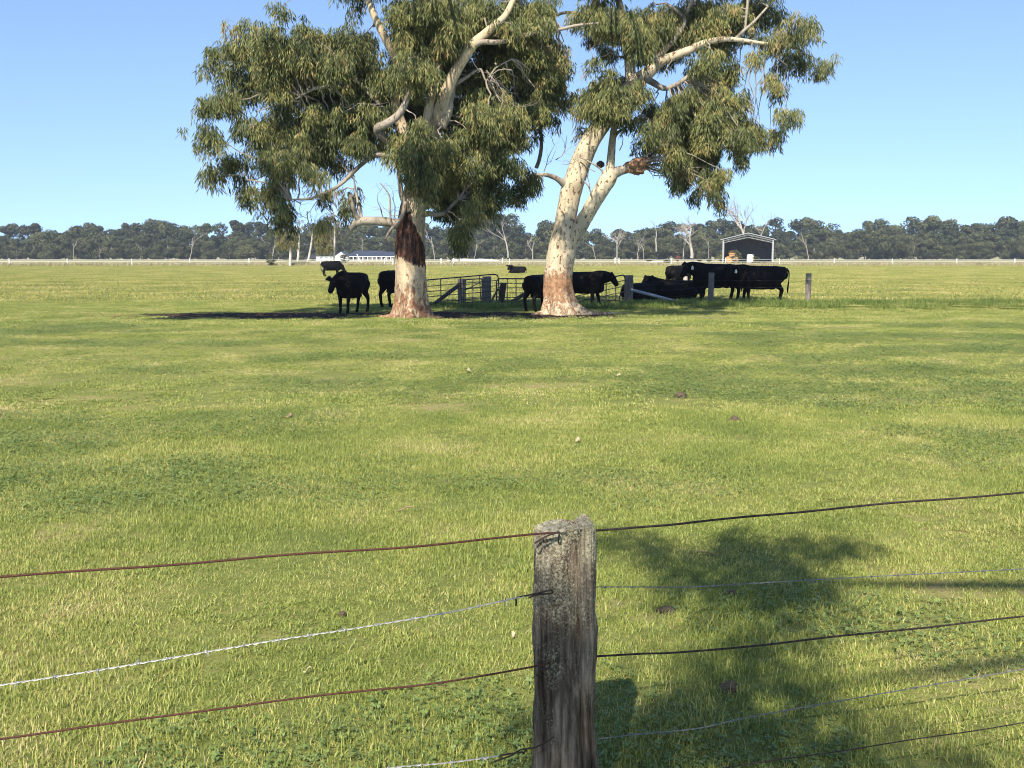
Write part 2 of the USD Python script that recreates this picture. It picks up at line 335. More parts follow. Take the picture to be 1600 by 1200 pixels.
# the paddock: grass-coloured thatch, pale dry paddock past the far fence, bare trodden soil under the two trees
FENCE_Y = 174.0
M('paddock_soil', {
    'g': ('geometry', {}), 'x': ('separate_xyz', {}),
    'n': ('noise_texture', {'scale': 0.55, 'detail': 5.0, 'roughness': 0.65}), 'nf': ('noise_texture', {'scale': 14.0, 'detail': 6.0, 'roughness': 0.75}),
    'nn': ('math', {'math_type': 'multiply_add', 'value2': 0.55, 'value3': -0.28}), 'na': ('math', {'math_type': 'add'}),
    'r': ('rgb_ramp', {'ramp': [(0.25, (0.085, 0.105, 0.030)), (0.42, (0.125, 0.148, 0.040)), (0.55, (0.165, 0.175, 0.052)), (0.66, (0.24, 0.21, 0.09)), (0.8, (0.20, 0.15, 0.09))]}),
    'ny': ('noise_texture', {'scale': 0.03, 'detail': 3.0}), 'fy': ('math', {'math_type': 'multiply_add', 'value2': 6.0}), 'far': ('map_range', {'from_min': FENCE_Y + 3, 'from_max': FENCE_Y + 7}),
    'fr': ('rgb_ramp', {'ramp': [(0.3, (0.19, 0.185, 0.085)), (0.55, (0.27, 0.25, 0.14)), (0.75, (0.36, 0.33, 0.21))]}), 'fn': ('noise_texture', {'scale': 0.05, 'detail': 4.0}), 'fm': ('mapping', {'scale': (0.25, 1.0, 1.0)}),
    'mixfar': ('mix_color', {}),
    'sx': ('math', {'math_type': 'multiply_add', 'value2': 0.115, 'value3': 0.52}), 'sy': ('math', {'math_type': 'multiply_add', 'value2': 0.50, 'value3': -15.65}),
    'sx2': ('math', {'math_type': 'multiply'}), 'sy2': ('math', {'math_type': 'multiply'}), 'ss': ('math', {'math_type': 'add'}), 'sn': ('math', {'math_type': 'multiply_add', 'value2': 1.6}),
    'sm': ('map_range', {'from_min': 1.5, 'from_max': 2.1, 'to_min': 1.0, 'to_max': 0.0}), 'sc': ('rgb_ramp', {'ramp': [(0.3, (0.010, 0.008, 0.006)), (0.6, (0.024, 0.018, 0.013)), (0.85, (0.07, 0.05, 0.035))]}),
    'mixs': ('mix_color', {}), 'b': ('bump', {'strength': 0.8, 'distance': 0.04}), 'p': ('principled_bsdf', {'roughness': 0.95, 'specular_ior_level': 0.1})},
  [('g.position', 'x.vector'), ('g.position', 'n.vector'), ('g.position', 'nf.vector'), ('nf.fac', 'nn.value1'), ('n.fac', 'na.value1'), ('nn.value', 'na.value2'), ('na.value', 'r.fac'),
   ('g.position', 'ny.vector'), ('ny.fac', 'fy.value1'), ('x.y', 'fy.value3'), ('fy.value', 'far.value'), ('g.position', 'fm.vector'), ('fm.vector', 'fn.vector'), ('fn.fac', 'fr.fac'),
   ('r.color', 'mixfar.a'), ('fr.color', 'mixfar.b'), ('far.result', 'mixfar.fac'),
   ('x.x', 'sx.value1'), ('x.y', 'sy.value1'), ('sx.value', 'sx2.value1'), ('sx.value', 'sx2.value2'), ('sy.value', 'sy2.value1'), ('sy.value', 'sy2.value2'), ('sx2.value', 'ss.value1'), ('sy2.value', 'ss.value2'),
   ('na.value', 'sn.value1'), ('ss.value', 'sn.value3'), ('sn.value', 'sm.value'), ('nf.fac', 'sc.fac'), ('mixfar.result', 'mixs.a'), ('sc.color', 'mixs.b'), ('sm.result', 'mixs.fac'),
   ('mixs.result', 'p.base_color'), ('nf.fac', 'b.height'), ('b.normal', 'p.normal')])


def soil_mask(x, y):
    n = meshkit.noise(np.stack([x * 0.55, y * 0.55, np.zeros_like(x)], -1), 3)
    return (x * 0.115 + 0.52) ** 2 + (y * 0.50 - 15.65) ** 2 + 0.8 * n < 1.15 + 0.35 * RNG.random(x.shape)


# ------------------------------------------------------------------ ground
def ground_z(x, y):
    x, y = np.asarray(x, float), np.asarray(y, float)
    near = np.exp(-(y / 70.0) ** 2)
    z = (meshkit.fbm(np.stack([x * 0.35, y * 0.35, 0 * x], -1), 3, 5) - 0.5) * 0.10 * near
    z = z + 0.16 * np.exp(-((y - 36.2) / 1.5) ** 2) / (1 + np.exp(-(x - 5.0) * 1.2))           # low bank along the right-hand fence
    z = z - 0.0022 * np.maximum(y - 250, 0) * (y < 900) - 1.43 * (y >= 900)
    return z


ys = np.concatenate([np.arange(-14, 1.5, 1.0), np.arange(1.5, 14, 0.12), np.arange(14, 46, 0.3), np.geomspace(46, 3000, 70)])
xs = np.concatenate([-np.geomspace(1600, 26, 24), np.arange(-25, 25.1, 0.25), np.geomspace(26, 1600, 24)])
GX, GY = np.meshgrid(xs, ys)
gi, gj = np.meshgrid(np.arange(len(ys) - 1), np.arange(len(xs) - 1), indexing='ij')
ga = gi * len(xs) + gj
gf = np.stack([ga, ga + 1, ga + len(xs) + 1, ga + len(xs)], -1).reshape(-1, 4)
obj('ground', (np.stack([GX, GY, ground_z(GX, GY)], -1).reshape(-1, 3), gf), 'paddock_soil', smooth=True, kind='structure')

# ------------------------------------------------------------------ grass (stuff): instanced sods
def blades(n, size, hmin, hmax, width, seed, lean=0.7, clump=0.0, flat=0.0):
    r = np.random.default_rng(seed)
    base = r.uniform(-size / 2, size / 2, (n, 2))
    if clump:
        k = r.uniform(-size / 2, size / 2, (max(4, int(n * clump)), 2))
        base = k[r.integers(0, len(k), n)] + r.normal(0, 0.025, (n, 2))
    h = r.uniform(hmin, hmax, n) * r.choice([0.7, 1.0, 1.25], n, p=[0.3, 0.6, 0.1])
    az = r.uniform(0, 2 * np.pi, n); d = np.stack([np.cos(az), np.sin(az), np.zeros(n)], 1); s = np.stack([-np.sin(az), np.cos(az), np.zeros(n)], 1)
    l = np.abs(r.normal(0.15, lean, n))[:, None].clip(0, 2.0); w = (width * r.uniform(0.6, 1.3, n))[:, None]
    b = np.column_stack([base, np.full(n, -0.008)]); up = np.array([0, 0, 1.0]); H = h[:, None]
    turn = r.uniform(-0.6, 0.6, n)[:, None]
    s = s * np.cos(turn) + d * np.sin(turn)
    mid = b + up * H * 0.6 * np.cos(l * 0.75) + d * H * 0.6 * np.sin(l * 0.75)
    tip = mid + up * H * 0.5 * np.cos(np.minimum(l * 1.2, 1.9)) + d * H * 0.6 * np.sin(l * 1.2).clip(0.1)
    v = np.stack([b - s * w, b + s * w, mid + s * w * 0.8, mid - s * w * 0.8, tip], 1).reshape(-1, 3)
    i = np.arange(n)[:, None] * 5
    f = np.concatenate([i + [0, 1, 2], i + [0, 2, 3], i + [3, 2, 4]], 1).reshape(-1, 3)
    return v, f


def clover(n, size, h, rad, seed):
    r = np.random.default_rng(seed)
    b = np.column_stack([r.uniform(-size / 2, size / 2, (n, 2)), r.uniform(0.3, 1, n) * h])
    vs, fs = [], []
    th0 = r.uniform(0, 2 * np.pi, n)
    tilt = r.normal(0, 0.35, (n, 2)); R = rad * r.uniform(0.6, 1.25, n)
    m = 0
    for k in range(3):
        th = th0 + k * 2 * np.pi / 3
        c = np.cos(th); s = np.sin(th)
        pts = []
        for (u, w) in ((0, 0), (0.6, 0.45), (1.0, 0.0), (0.6, -0.45)):
            dx, dy = R * (u * c - w * s), R * (u * s + w * c)
            pts.append(np.stack([b[:, 0] + dx, b[:, 1] + dy, b[:, 2] + dx * tilt[:, 0] + dy * tilt[:, 1]], 1))
        vs.append(np.stack(pts, 1).reshape(-1, 3))
        i = np.arange(n)[:, None] * 4 + m
        fs.append(np.concatenate([i + [0, 2, 1], i + [0, 3, 2]], 1).reshape(-1, 3)); m += n * 4
    return np.vstack(vs), np.vstack(fs)


def scatter(name, label, category, protos, pos, seed, smin=0.85, smax=1.2, zs=None):
    r = np.random.default_rng(seed)
    pi = UsdGeom.PointInstancer.Define(stage, numbered('/World/' + name))
    targets = []
    for k, (mesh, mat) in enumerate(protos):
        pm = usdkit.mesh(stage, f'{pi.GetPath()}/sod_{k + 1:03d}', mesh, '/World/Looks/' + mat)
        nv = len(mesh[0]); per = 4 if mat == 'clover_leaf' else 5
        tone(pm.GetPrim(), nv // per, per, seed * 50 + k)
        targets.append(pm.GetPath())
    pi.CreatePrototypesRel().SetTargets(targets)
    n = len(pos)
    pi.CreatePositionsAttr(Vt.Vec3fArray.FromNumpy(np.asarray(pos, np.float32)))
    a = r.uniform(0, np.pi, n)
    pi.CreateOrientationsAttr(Vt.QuathArray([Gf.Quath(float(np.cos(x)), 0, 0, float(np.sin(x))) for x in a]))
    s = r.uniform(smin, smax, (n, 1)) * np.ones((1, 3))
    if zs is not None: s[:, 2] *= zs
    pi.CreateScalesAttr(Vt.Vec3fArray.FromNumpy(s.astype(np.float32)))
    pi.CreateProtoIndicesAttr(Vt.IntArray.FromNumpy(r.integers(0, len(targets), n).astype(np.int32)))
    return tag(pi.GetPrim(), label, category, kind='stuff')


def spots(y0, y1, step, seed, keep=None, jit=0.35, side=1.0, xlim=None):
    r = np.random.default_rng(seed)
    y = np.arange(y0, y1, step); out = []
    for v in y:
        hw = 0.53 * v * side + 1.0
        x = np.arange(-hw, hw, step)
        out.append(np.column_stack([x, np.full(len(x), v)]))
    p = np.vstack(out) + r.uniform(-jit, jit, (sum(map(len, out)), 2)) * step
    if xlim: p = p[(p[:, 0] > xlim[0]) & (p[:, 0] < xlim[1])]
    if keep is not None: p = p[keep(p[:, 0], p[:, 1])]
    return np.column_stack([p, ground_z(p[:, 0], p[:, 1])])


def patch(x, y, s, seed):
    return meshkit.fbm(np.stack([x * s, y * s, 0 * x], -1), 3, seed)


hv = lambda p, seed: 0.5 + 1.5 * patch(p[:, 0], p[:, 1], 0.9, seed) ** 2
p1 = spots(2.9, 12, 0.52, 11)
scatter('pasture_grass', 'short green and yellow pasture grass in the foreground beyond the wire fence', 'grass',
        [(blades(5600, 0.95, 0.018, 0.042, 0.0021, 100 + k, 1.25, 0.10 if k % 2 else 0.03), 'grass_blade') for k in range(5)], p1, 12, zs=hv(p1, 8))
p2 = spots(11.8, 27, 1.1, 13)
scatter('pasture_grass', 'short green and yellow pasture grass in the middle of the paddock', 'grass',
        [(blades(7600, 1.8, 0.013, 0.034, 0.0038, 120 + k, 1.3, 0.06 if k % 2 else 0.02), 'mid_blade') for k in range(5)], p2, 14, zs=hv(p2, 8))
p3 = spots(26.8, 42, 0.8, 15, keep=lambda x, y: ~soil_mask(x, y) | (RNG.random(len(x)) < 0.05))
scatter('pasture_grass', 'grass growing around the two big trees and the old gates', 'grass',
        [(blades(2300, 1.4, 0.018, 0.045, 0.006, 140 + k, 1.2, 0.05), 'mid_blade') for k in range(4)], p3, 16, zs=hv(p3, 8))
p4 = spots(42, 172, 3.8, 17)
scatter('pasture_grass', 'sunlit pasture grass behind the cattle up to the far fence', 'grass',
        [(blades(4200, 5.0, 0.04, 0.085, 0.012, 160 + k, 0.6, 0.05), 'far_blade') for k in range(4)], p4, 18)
c1 = spots(2.9, 28, 0.55, 21, keep=lambda x, y: patch(x * 0.6, y, 0.6, 40) > 0.545)
scatter('clover_patch', 'dark green patches of low clover among the pasture grass', 'clover',
        [(clover(420, 0.75, 0.04, 0.012, 200 + k), 'clover_leaf') for k in range(4)], c1, 22)
d1 = spots(2.9, 27, 0.7, 23, keep=lambda x, y: patch(x, y, 0.5, 60) > 0.56)
scatter('dry_grass', 'straw coloured dead grass stems scattered through the pasture', 'grass',
        [(blades(120, 0.9, 0.02, 0.05, 0.0022, 220 + k, 2.2), 'dry_blade') for k in range(4)], d1, 24)
rk = spots(34.9, 38.4, 0.5, 25, xlim=(-3.6, 22), keep=lambda x, y: ((x > 2.5) & (RNG.random(len(x)) < 0.35 + 1.2 * (patch(x, y, 0.8, 88) - 0.35))) | (RNG.random(len(x)) < 0.25))
scatter('rank_grass', 'longer bright green grass along the foot of the old gates and fence', 'grass',
        [(blades(330, 0.8, 0.07, 0.22, 0.006, 240 + k, 0.8), 'rank_blade') for k in range(4)], rk, 26)
fd = spots(FENCE_Y - 1, FENCE_Y + 6, 1.6, 27)
scatter('dry_grass', 'pale dry grass standing along the far white fence', 'grass',
        [(blades(260, 2.2, 0.25, 0.55, 0.03, 260 + k, 0.4), 'dry_blade') for k in range(3)], fd, 28)

# ------------------------------------------------------------------ the two big gum trees
def sprigs(tops, radius, count, seed, length=0.19, width=0.0130, droop=1.0):
    """Drooping lance-shaped leaves fanned from each top point: (tops n x 3, radius n, leaves each)."""
    r = np.random.default_rng(seed)
    idx = np.repeat(np.arange(len(tops)), count)
    n = len(idx); R = np.asarray(radius)[idx]
    az = r.uniform(0, 2 * np.pi, n); rad = np.sqrt(r.uniform(0, 1, n)) * R
    start = tops[idx] + np.stack([np.cos(az) * rad, np.sin(az) * rad, -(rad**2) / np.maximum(R, 1e-3) * 0.6 * droop - r.uniform(0, 1, n) ** 1.2 * R * 1.9 * droop + R * 0.35], 1)
    a2 = az + r.normal(0, 0.9, n); out = r.uniform(0.05, 0.8, n)
    d = np.stack([np.cos(a2) * out, np.sin(a2) * out, -r.uniform(0.55, 1.2, n) * droop], 1); d /= np.linalg.norm(d, axis=1, keepdims=True)
    L = (length * r.uniform(0.6, 1.25, n))[:, None]; W = (width * r.uniform(0.7, 1.3, n))[:, None]
    side = np.cross(d, r.normal(0, 1, (n, 3))); side /= np.linalg.norm(side, axis=1, keepdims=True)
    bend = np.cross(side, d) * L * r.uniform(-0.12, 0.12, n)[:, None]
    v = np.stack([start, start + d * L * 0.42 + side * W + bend, start + d * L + bend * 0.2, start + d * L * 0.42 - side * W + bend], 1).reshape(-1, 3)
    i = np.arange(n)[:, None] * 4
    return v, np.concatenate([i + [0, 1, 2], i + [0, 2, 3]], 1).reshape(-1, 3)


def twigs(a, b, seed, r0=0.02, r1=0.004, sag=0.15, n=6, sides=4):
    rr = np.random.default_rng(seed)
    t = np.linspace(0, 1, n)[:, None]
    L = np.linalg.norm(b - a)
    p = a * (1 - t) + b * t + np.array([0, 0, 1.0]) * (np.sin(np.pi * t) * L * sag) + rr.normal(0, 0.05 * L, (n, 3)) * (t * (1 - t) * 4)
    return tube(p, np.linspace(r0, r1, n), sides, n, cap=False)


def bare_twigs(start, direction, length, depth, r, rr, out):
    n = 5; p = [np.array(start, float)]; d = np.array(direction, float); d /= np.linalg.norm(d)
    for _ in range(n - 1):
        d = d + rr.normal(0, 0.22, 3); d /= np.linalg.norm(d); p.append(p[-1] + d * length / (n - 1))
    out.append(tube(p, np.linspace(r, r * 0.45, n), 4, n, cap=False))
    if depth:
        for _ in range(rr.integers(2, 4)):
            k = rr.integers(1, n); q = d + rr.normal(0, 0.75, 3)
            bare_twigs(p[k], q, length * rr.uniform(0.5, 0.8), depth - 1, r * 0.55, rr, out)


def big_tree(name, label, X, Y, trunk, stems, limbs, clumps, barks, seed, extra=None, fill=None):
    """trunk, stems, limbs: lists of (px, py, depth offset, radius in px) rows traced in the picture plane, each given its own depth. clumps: (px, py, rx, ry, depth or None, leafiness)."""
    rr = np.random.default_rng(seed)
    t = thing(name, label, 'tree', (X, Y, 0))
    off = (X, Y, 0)
    S = Y / FPX
    pool = []

    def path(rows):
        return np.array([P(a, b, Y + c) for a, b, c, _ in rows]), np.array([d * S for *_, d in rows])

    def flare(s, th, c):
        z = c[:, 2][:, None]
        k = np.exp(-np.maximum(z, 0) / 0.28)
        lobes = 0.5 + 0.5 * np.cos(th * 5 + 1.3 + 0.8 * np.sin(th * 2 + seed))
        return 1 + k * (0.12 + 0.60 * lobes**2) + 0.06 * np.exp(-z / 1.2) * np.cos(th * 7 + z * 1.4)

    pts, rad = path(trunk)
    pts[0, 2] = -0.25
    obj('trunk', tube(pts, rad, 72, 150, 0.07, seed, flare, freq=4), barks[0], t, smooth=True, off=off); pool.append(spline(pts, 30))
    for k, rows in enumerate(stems):
        pts, rad = path(rows)
        obj('stem', tube(pts, rad, 36, 70, 0.09, seed + k, freq=5), barks[0], t, smooth=True, off=off); pool.append(spline(pts, 30))
    for k, rows in enumerate(limbs):
        pts, rad = path(rows)
        obj('limb', tube(pts, rad, 14, 36, 0.14, seed + 50 + k, freq=6), barks[1], t, smooth=True, off=off); pool.append(spline(pts, 24))
    pool = np.vstack(pool)
    pool = pool[pool[:, 2] > 2.6]
    leaves, wood, gr, ng = [], [], [], 0
    for k, (cx, cy, rx, ry, dz, full) in enumerate(clumps):
        deps = [dz if dz is not None else rr.uniform(-1.3, 0.9)]
        if full >= 0.9 and dz is None and rr.random() < 0.5:
            deps.append(deps[0] + rr.uniform(0.9, 1.9))
        for q, dd in enumerate(deps):
            c = P(cx + (rr.normal(0, 7) if q else 0), cy + (rr.normal(0, 7) if q else 0), Y + dd)
            a, b = rx * S * (1.12 if q == 0 else 1.0), ry * S * (1.12 if q == 0 else 1.0)
            nt = max(4, int(a * b * 105 * (full if q == 0 else 0.75)))
            u = rr.normal(0, 1, (nt, 3)); u /= np.linalg.norm(u, axis=1, keepdims=True)
            u *= rr.uniform(0.35, 1.12, (nt, 1)) ** 0.7
            u[::6] *= rr.uniform(1.1, 1.7, (len(u[::6]), 1))
            tops = c + u * np.array([a * 0.88, min(a, 0.8), b * 0.8]) + np.array([0, 0, b * 0.12])
            R = rr.uniform(0.08, 0.27, nt) * (0.8 + 0.4 * min(1, a))
            cnt = (rr.uniform(60, 110, nt) * (R / 0.20) ** 1.5).astype(int)
            leaves.append(sprigs(tops, R, cnt, seed * 1000 + k * 7 + q)); gr.append(np.repeat(np.arange(nt), cnt) + ng); ng += nt
            near = pool[np.argmin(np.linalg.norm((pool - c) * [1, 0.6, 1], axis=1))]
            if np.linalg.norm(near - c) < 4.5:
                wood.append(twigs(near, c, seed * 99 + k * 3 + q, 0.028, 0.008, 0.1, 7, 5))
            for j in rr.choice(nt, max(2, nt // 5), replace=False):
                wood.append(twigs(c, tops[j], seed * 77 + k * 31 + j, 0.009, 0.003, 0.12, 4, 3))
    for k, (wx, wy, wz, r) in enumerate(fill or ()):
        nt = int(r * r * 55); u = rr.normal(0, 1, (nt, 3)); u /= np.linalg.norm(u, axis=1, keepdims=True); u *= rr.uniform(0.3, 1.1, (nt, 1)) ** 0.6
        c = np.array([wx, wy, wz]); tops = c + u * [r, r, r * 0.6]; R = rr.uniform(0.12, 0.28, nt); cnt = (rr.uniform(60, 110, nt) * (R / 0.2) ** 1.5).astype(int)
        leaves.append(sprigs(tops, R, cnt, seed * 3000 + k)); gr.append(np.repeat(np.arange(nt), cnt) + ng); ng += nt
        hub = pool[np.argmax(pool[:, 2])]
        m = hub + (c - hub) * 0.55 + [0, 0, 0.8]
        wood.append(tube([hub, m, c], [0.05, 0.035, 0.012], 5, 14, cap=False))
        for j in range(0, nt, 5): wood.append(twigs(c, tops[j], k * 50 + j, 0.009, 0.003, 0.1, 4, 3))
    if extra:
        extra(wood, rr)
    obj('twigs', cat(wood), 'twig', t, off=off)
    fo = obj('foliage', cat(leaves), 'gum_leaf', t, off=off)
    tone(fo, len(groups := np.concatenate(gr)), 4, seed, groups, 0.55)
    print(name, sum(len(l[1]) for l in leaves), 'leaf triangles', sum(len(w[1]) for w in wood), 'twig triangles')
    return t


def cl(rows, dz=None, full=1.0):
    return [(a, b, c, d, (dz if len(r) < 1 else dz), (r[0] if r else full)) for a, b, c, d, *r in rows]


L1 = cl([(428, 60, 22, 28), (424, 105, 24, 28), (470, 82, 24, 28), (480, 48, 17, 18), (502, 72, 20, 24), (470, 122, 30, 22), (542, 62, 22, 22), (564, 80, 24, 22), (524, 98, 24, 22), (566, 112, 28, 22),
         (432, 146, 18, 16, .7), (560, 140, 28, 14, .8), (492, 178, 20, 18), (546, 168, 30, 12, .7), (594, 176, 16, 16, .7), (430, 198, 20, 16, .6), (470, 208, 30, 14, .8), (522, 202, 26, 16), (556, 222, 22, 18),
         (430, 246, 22, 22), (466, 242, 22, 20), (500, 234, 26, 16, .8), (424, 292, 18, 22), (446, 272, 22, 16, .8), (432, 318, 18, 18), (492, 268, 20, 14, .7), (526, 252, 20, 14, .7), (524, 302, 18, 14, .6), (546, 312, 13, 18, .8), (541, 330, 12, 12, .8),
         (612, 112, 14, 18, .7), (640, 18, 32, 22), (692, 14, 32, 22), (664, 50, 32, 22), (706, 52, 26, 22), (640, 66, 22, 20), (626, 100, 20, 16, .8), (662, 94, 28, 16), (692, 98, 22, 16), (656, 122, 20, 10, .8), (704, 132, 12, 14, .7),
         (740, 20, 28, 18), (724, 34, 22, 18), (770, 14, 24, 16), (702, 76, 18, 12), (640, 228, 24, 22), (622, 240, 16, 14, .8), (660, 216, 22, 16), (690, 220, 22, 16), (702, 240, 26, 18), (650, 256, 22, 14, .8), (682, 268, 28, 20), (655, 282, 15, 14, .7),
         (712, 270, 24, 22), (692, 294, 22, 18), (720, 300, 26, 22), (706, 320, 22, 16), (736, 322, 20, 20), (723, 350, 16, 20), (722, 380, 7, 16), (746, 298, 24, 22), (766, 280, 20, 18), (780, 300, 13, 16), (770, 318, 8, 10),
         (740, 162, 24, 22), (762, 186, 28, 22), (736, 206, 26, 20), (790, 180, 26, 22), (770, 216, 26, 22), (800, 202, 18, 22), (756, 246, 26, 20), (790, 246, 26, 20), (774, 150, 24, 18), (815, 172, 13, 13),
         (820, 18, 28, 18), (800, 38, 22, 14), (852, 34, 14, 13), (838, 12, 18, 12)])
L1 += cl([(830, 72, 36, 28), (800, 112, 36, 24), (850, 110, 32, 26), (872, 88, 18, 26), (840, 150, 26, 20), (872, 138, 16, 20), (790, 76, 30, 22), (884, 152, 8, 14), (860, 182, 15, 14), (832, 180, 8, 14), (748, 112, 24, 20), (760, 70, 24, 20)], 2.4, 1.15)
L1 += cl([(600, 150, 26, 22), (640, 180, 26, 26), (700, 160, 20, 24), (560, 190, 24, 20), (520, 170, 20, 16)], 1.9, 0.9)
L1 += cl([(385, 60, 30, 30), (350, 95, 30, 28), (390, 130, 30, 26), (345, 160, 30, 26), (388, 200, 26, 24), (322, 215, 24, 22), (370, 262, 26, 24), (392, 300, 18, 20), (330, 270, 18, 20), (440, 10, 20, 14, .5)], None, 0.8)
L1 += [(x, y, 46, 36, d, 0.55) for x, y, d in ((600, -60, -1), (680, -70, 1), (760, -60, 0.5), (640, -140, 0), (720, -150, 1), (820, -60, 2), (860, -120, 3), (560, -40, 1.5), (790, -140, 2))]
L2 = cl([(920, 20, 22, 18), (950, 30, 22, 20), (936, 56, 18, 16), (952, 76, 15, 8), (985, 36, 20, 22), (1002, 66, 18, 24), (1030, 40, 20, 20), (1056, 30, 22, 22), (1060, 60, 18, 15), (1086, 20, 22, 18), (1100, 50, 20, 20),
         (1130, 26, 22, 20), (1130, 56, 18, 16), (1160, 14, 20, 16), (1150, 42, 10, 13), (1110, 76, 16, 10), (1176, 36, 10, 20, .8), (1178, 86, 7, 8, .8),
         (910, 146, 15, 16), (916, 166, 16, 15), (936, 150, 18, 15), (946, 130, 15, 12), (962, 130, 17, 12), (972, 150, 20, 14), (986, 140, 16, 14), (940, 174, 14, 9, .8), (925, 92, 12, 5, .6), (950, 110, 13, 7, .6), (902, 200, 12, 10, .5),
         (1100, 96, 17, 15), (1120, 112, 22, 17), (1145, 106, 9, 15), (1100, 132, 22, 15), (1130, 146, 20, 17), (1076, 152, 26, 16), (1050, 162, 22, 14), (1020, 170, 15, 13), (1046, 186, 25, 16), (1020, 200, 17, 15), (1080, 186, 25, 16), (1110, 176, 22, 17),
         (1150, 156, 15, 11), (1140, 186, 17, 12), (1160, 206, 20, 11), (1176, 210, 12, 11), (1150, 226, 11, 17), (1160, 240, 7, 11),
         (1040, 216, 22, 15), (1026, 226, 16, 12), (1070, 216, 22, 15), (1100, 210, 22, 15), (1056, 246, 17, 18), (1076, 260, 15, 18), (1090, 240, 19, 16), (1116, 242, 12, 18), (1065, 280, 9, 15), (1055, 290, 6, 11), (1100, 274, 8, 14), (1116, 290, 12, 15),
         (1123, 312, 6, 14), (1090, 298, 6, 9), (1130, 266, 7, 11), (1000, 190, 10, 10, .5), (985, 182, 10, 12, .5), (1000, 216, 10, 10, .35)])
L2 += cl([(820, 286, 18, 17), (840, 276, 12, 12), (810, 306, 10, 12), (826, 266, 8, 9)], -0.4)
L2 += cl([(1210, 60, 24, 22), (1240, 90, 24, 20), (1200, 20, 24, 18), (1255, 40, 26, 22), (1215, 125, 18, 16), (1205, 205, 16, 14), (1280, 100, 18, 18), (1230, 180, 18, 16)], None, 0.8)
L2 += [(x, y, 44, 34, d, 0.55) for x, y, d in ((940, -50, 0), (1010, -60, 1), (1080, -60, -0.5), (1150, -50, 0.5), (980, -130, 1), (1060, -140, 0), (1130, -130, 1), (1210, -50, 0))]


_r = np.random.default_rng(77)
L1 += [(x + _r.uniform(-8, 8), y + _r.uniform(-8, 8), 22, 20, _r.uniform(-0.2, 1.8), 0.75) for x in range(424, 612, 34) for y in range(70 if x < 580 else 110, 225, 36)]
L1 += [(x + _r.uniform(-8, 8), y + _r.uniform(-8, 8), 24, 22, _r.uniform(0.6, 2.4), 0.85) for x in range(630, 850, 36) for y in range(8, 205 if x < 790 else 190, 38)]
L1 += [(x, y, rx, ry, -1.5, 0.9) for x, y, rx, ry in ((640, 226, 24, 20), (660, 214, 20, 16), (655, 245, 24, 18), (672, 262, 22, 20), (652, 280, 18, 16), (690, 222, 20, 16), (668, 290, 16, 18), (640, 255, 14, 16), (655, 190, 12, 14), (640, 90, 24, 16), (666, 110, 22, 14), (626, 112, 14, 16))]
L1 += [(454, 345, 10, 16, None, 0.6), (505, 345, 9, 12, None, 0.4), (435, 335, 14, 16, None, 0.8), (815, 215, 12, 16, 2.0, 0.6), (835, 205, 10, 18, 2.2, 0.5)]
L2 += [(x, y, rx, ry, -1.4, 0.9) for x, y, rx, ry in ((935, 160, 20, 18), (960, 148, 22, 18), (985, 152, 20, 15), (950, 175, 20, 12), (1000, 135, 15, 14), (975, 172, 14, 10), (985, 45, 20, 20), (1000, 78, 16, 16))]
L2 += [(x + _r.uniform(-8, 8), y + _r.uniform(-8, 8), 20, 19, _r.uniform(0.0, 1.8), 0.75) for x, y in ((930, 12), (965, 20), (1000, 30), (1035, 20), (1070, 15), (1105, 20), (1140, 15), (1020, 60), (1050, 70), (1090, 40), (1130, 75), (1060, 175), (1100, 165), (1035, 200), (1080, 205), (1115, 130), (1120, 195), (1090, 110), (945, 150), (975, 140), (925, 160), (960, 172), (1140, 170), (1060, 225), (1095, 230), (1185, 15), (1172, 190), (1184, 215), (1108, 268), (1060, 268))]


def extra_left(wood, rr):
    for (px, py, dx, dz) in ((490, 312, -1, -0.2), (470, 318, -1, 0.2), (505, 305, -0.6, -0.8), (480, 330, -0.3, -1), (540, 345, -0.8, 0.9), (528, 340, -1, 0.5), (610, 346, 0.1, 1), (616, 340, 0.3, 1), (600, 345, -0.2, 1), (500, 290, -1, 0.4), (450, 320, -0.4, -0.8)):
        bare_twigs(P(px, py, T1Y - 0.2), (dx, rr.normal(0, 0.4), dz), rr.uniform(0.7, 1.2), 3, 0.016, rr, wood)
    for (px, py) in ((470, 160), (520, 190), (570, 20), (480, 255), (760, 110), (800, 110)):
        bare_twigs(P(px, py, T1Y - 0.6), (rr.normal(0, 1), -0.2, rr.normal(0, 0.6)), 1.0, 2, 0.02, rr, wood)


def extra_right(wood, rr):
    for (px, py, dx, dz, l) in ((916, 262, -0.9, 0.3, 0.9), (922, 300, -0.4, 1, 0.9), (930, 268, -0.8, 0.8, 0.7), (868, 250, 0.9, 0.6, 0.9), (850, 268, 0.3, 1, 0.9), (960, 205, 1, 0.7, 1.0), (968, 235, 1, 0.9, 0.8), (1000, 250, 0.8, 0.6, 0.9), (1008, 258, 0.4, -0.6, 0.5),
                                (955, 120, 0.4, 1, 0.9), (925, 100, 0.1, 1, 0.6), (1040, 110, 0.5, 0.8, 0.7)):
        bare_twigs(P(px, py, T2Y - 0.2), (dx, rr.normal(0, 0.3), dz), l, 2, 0.015, rr, wood)


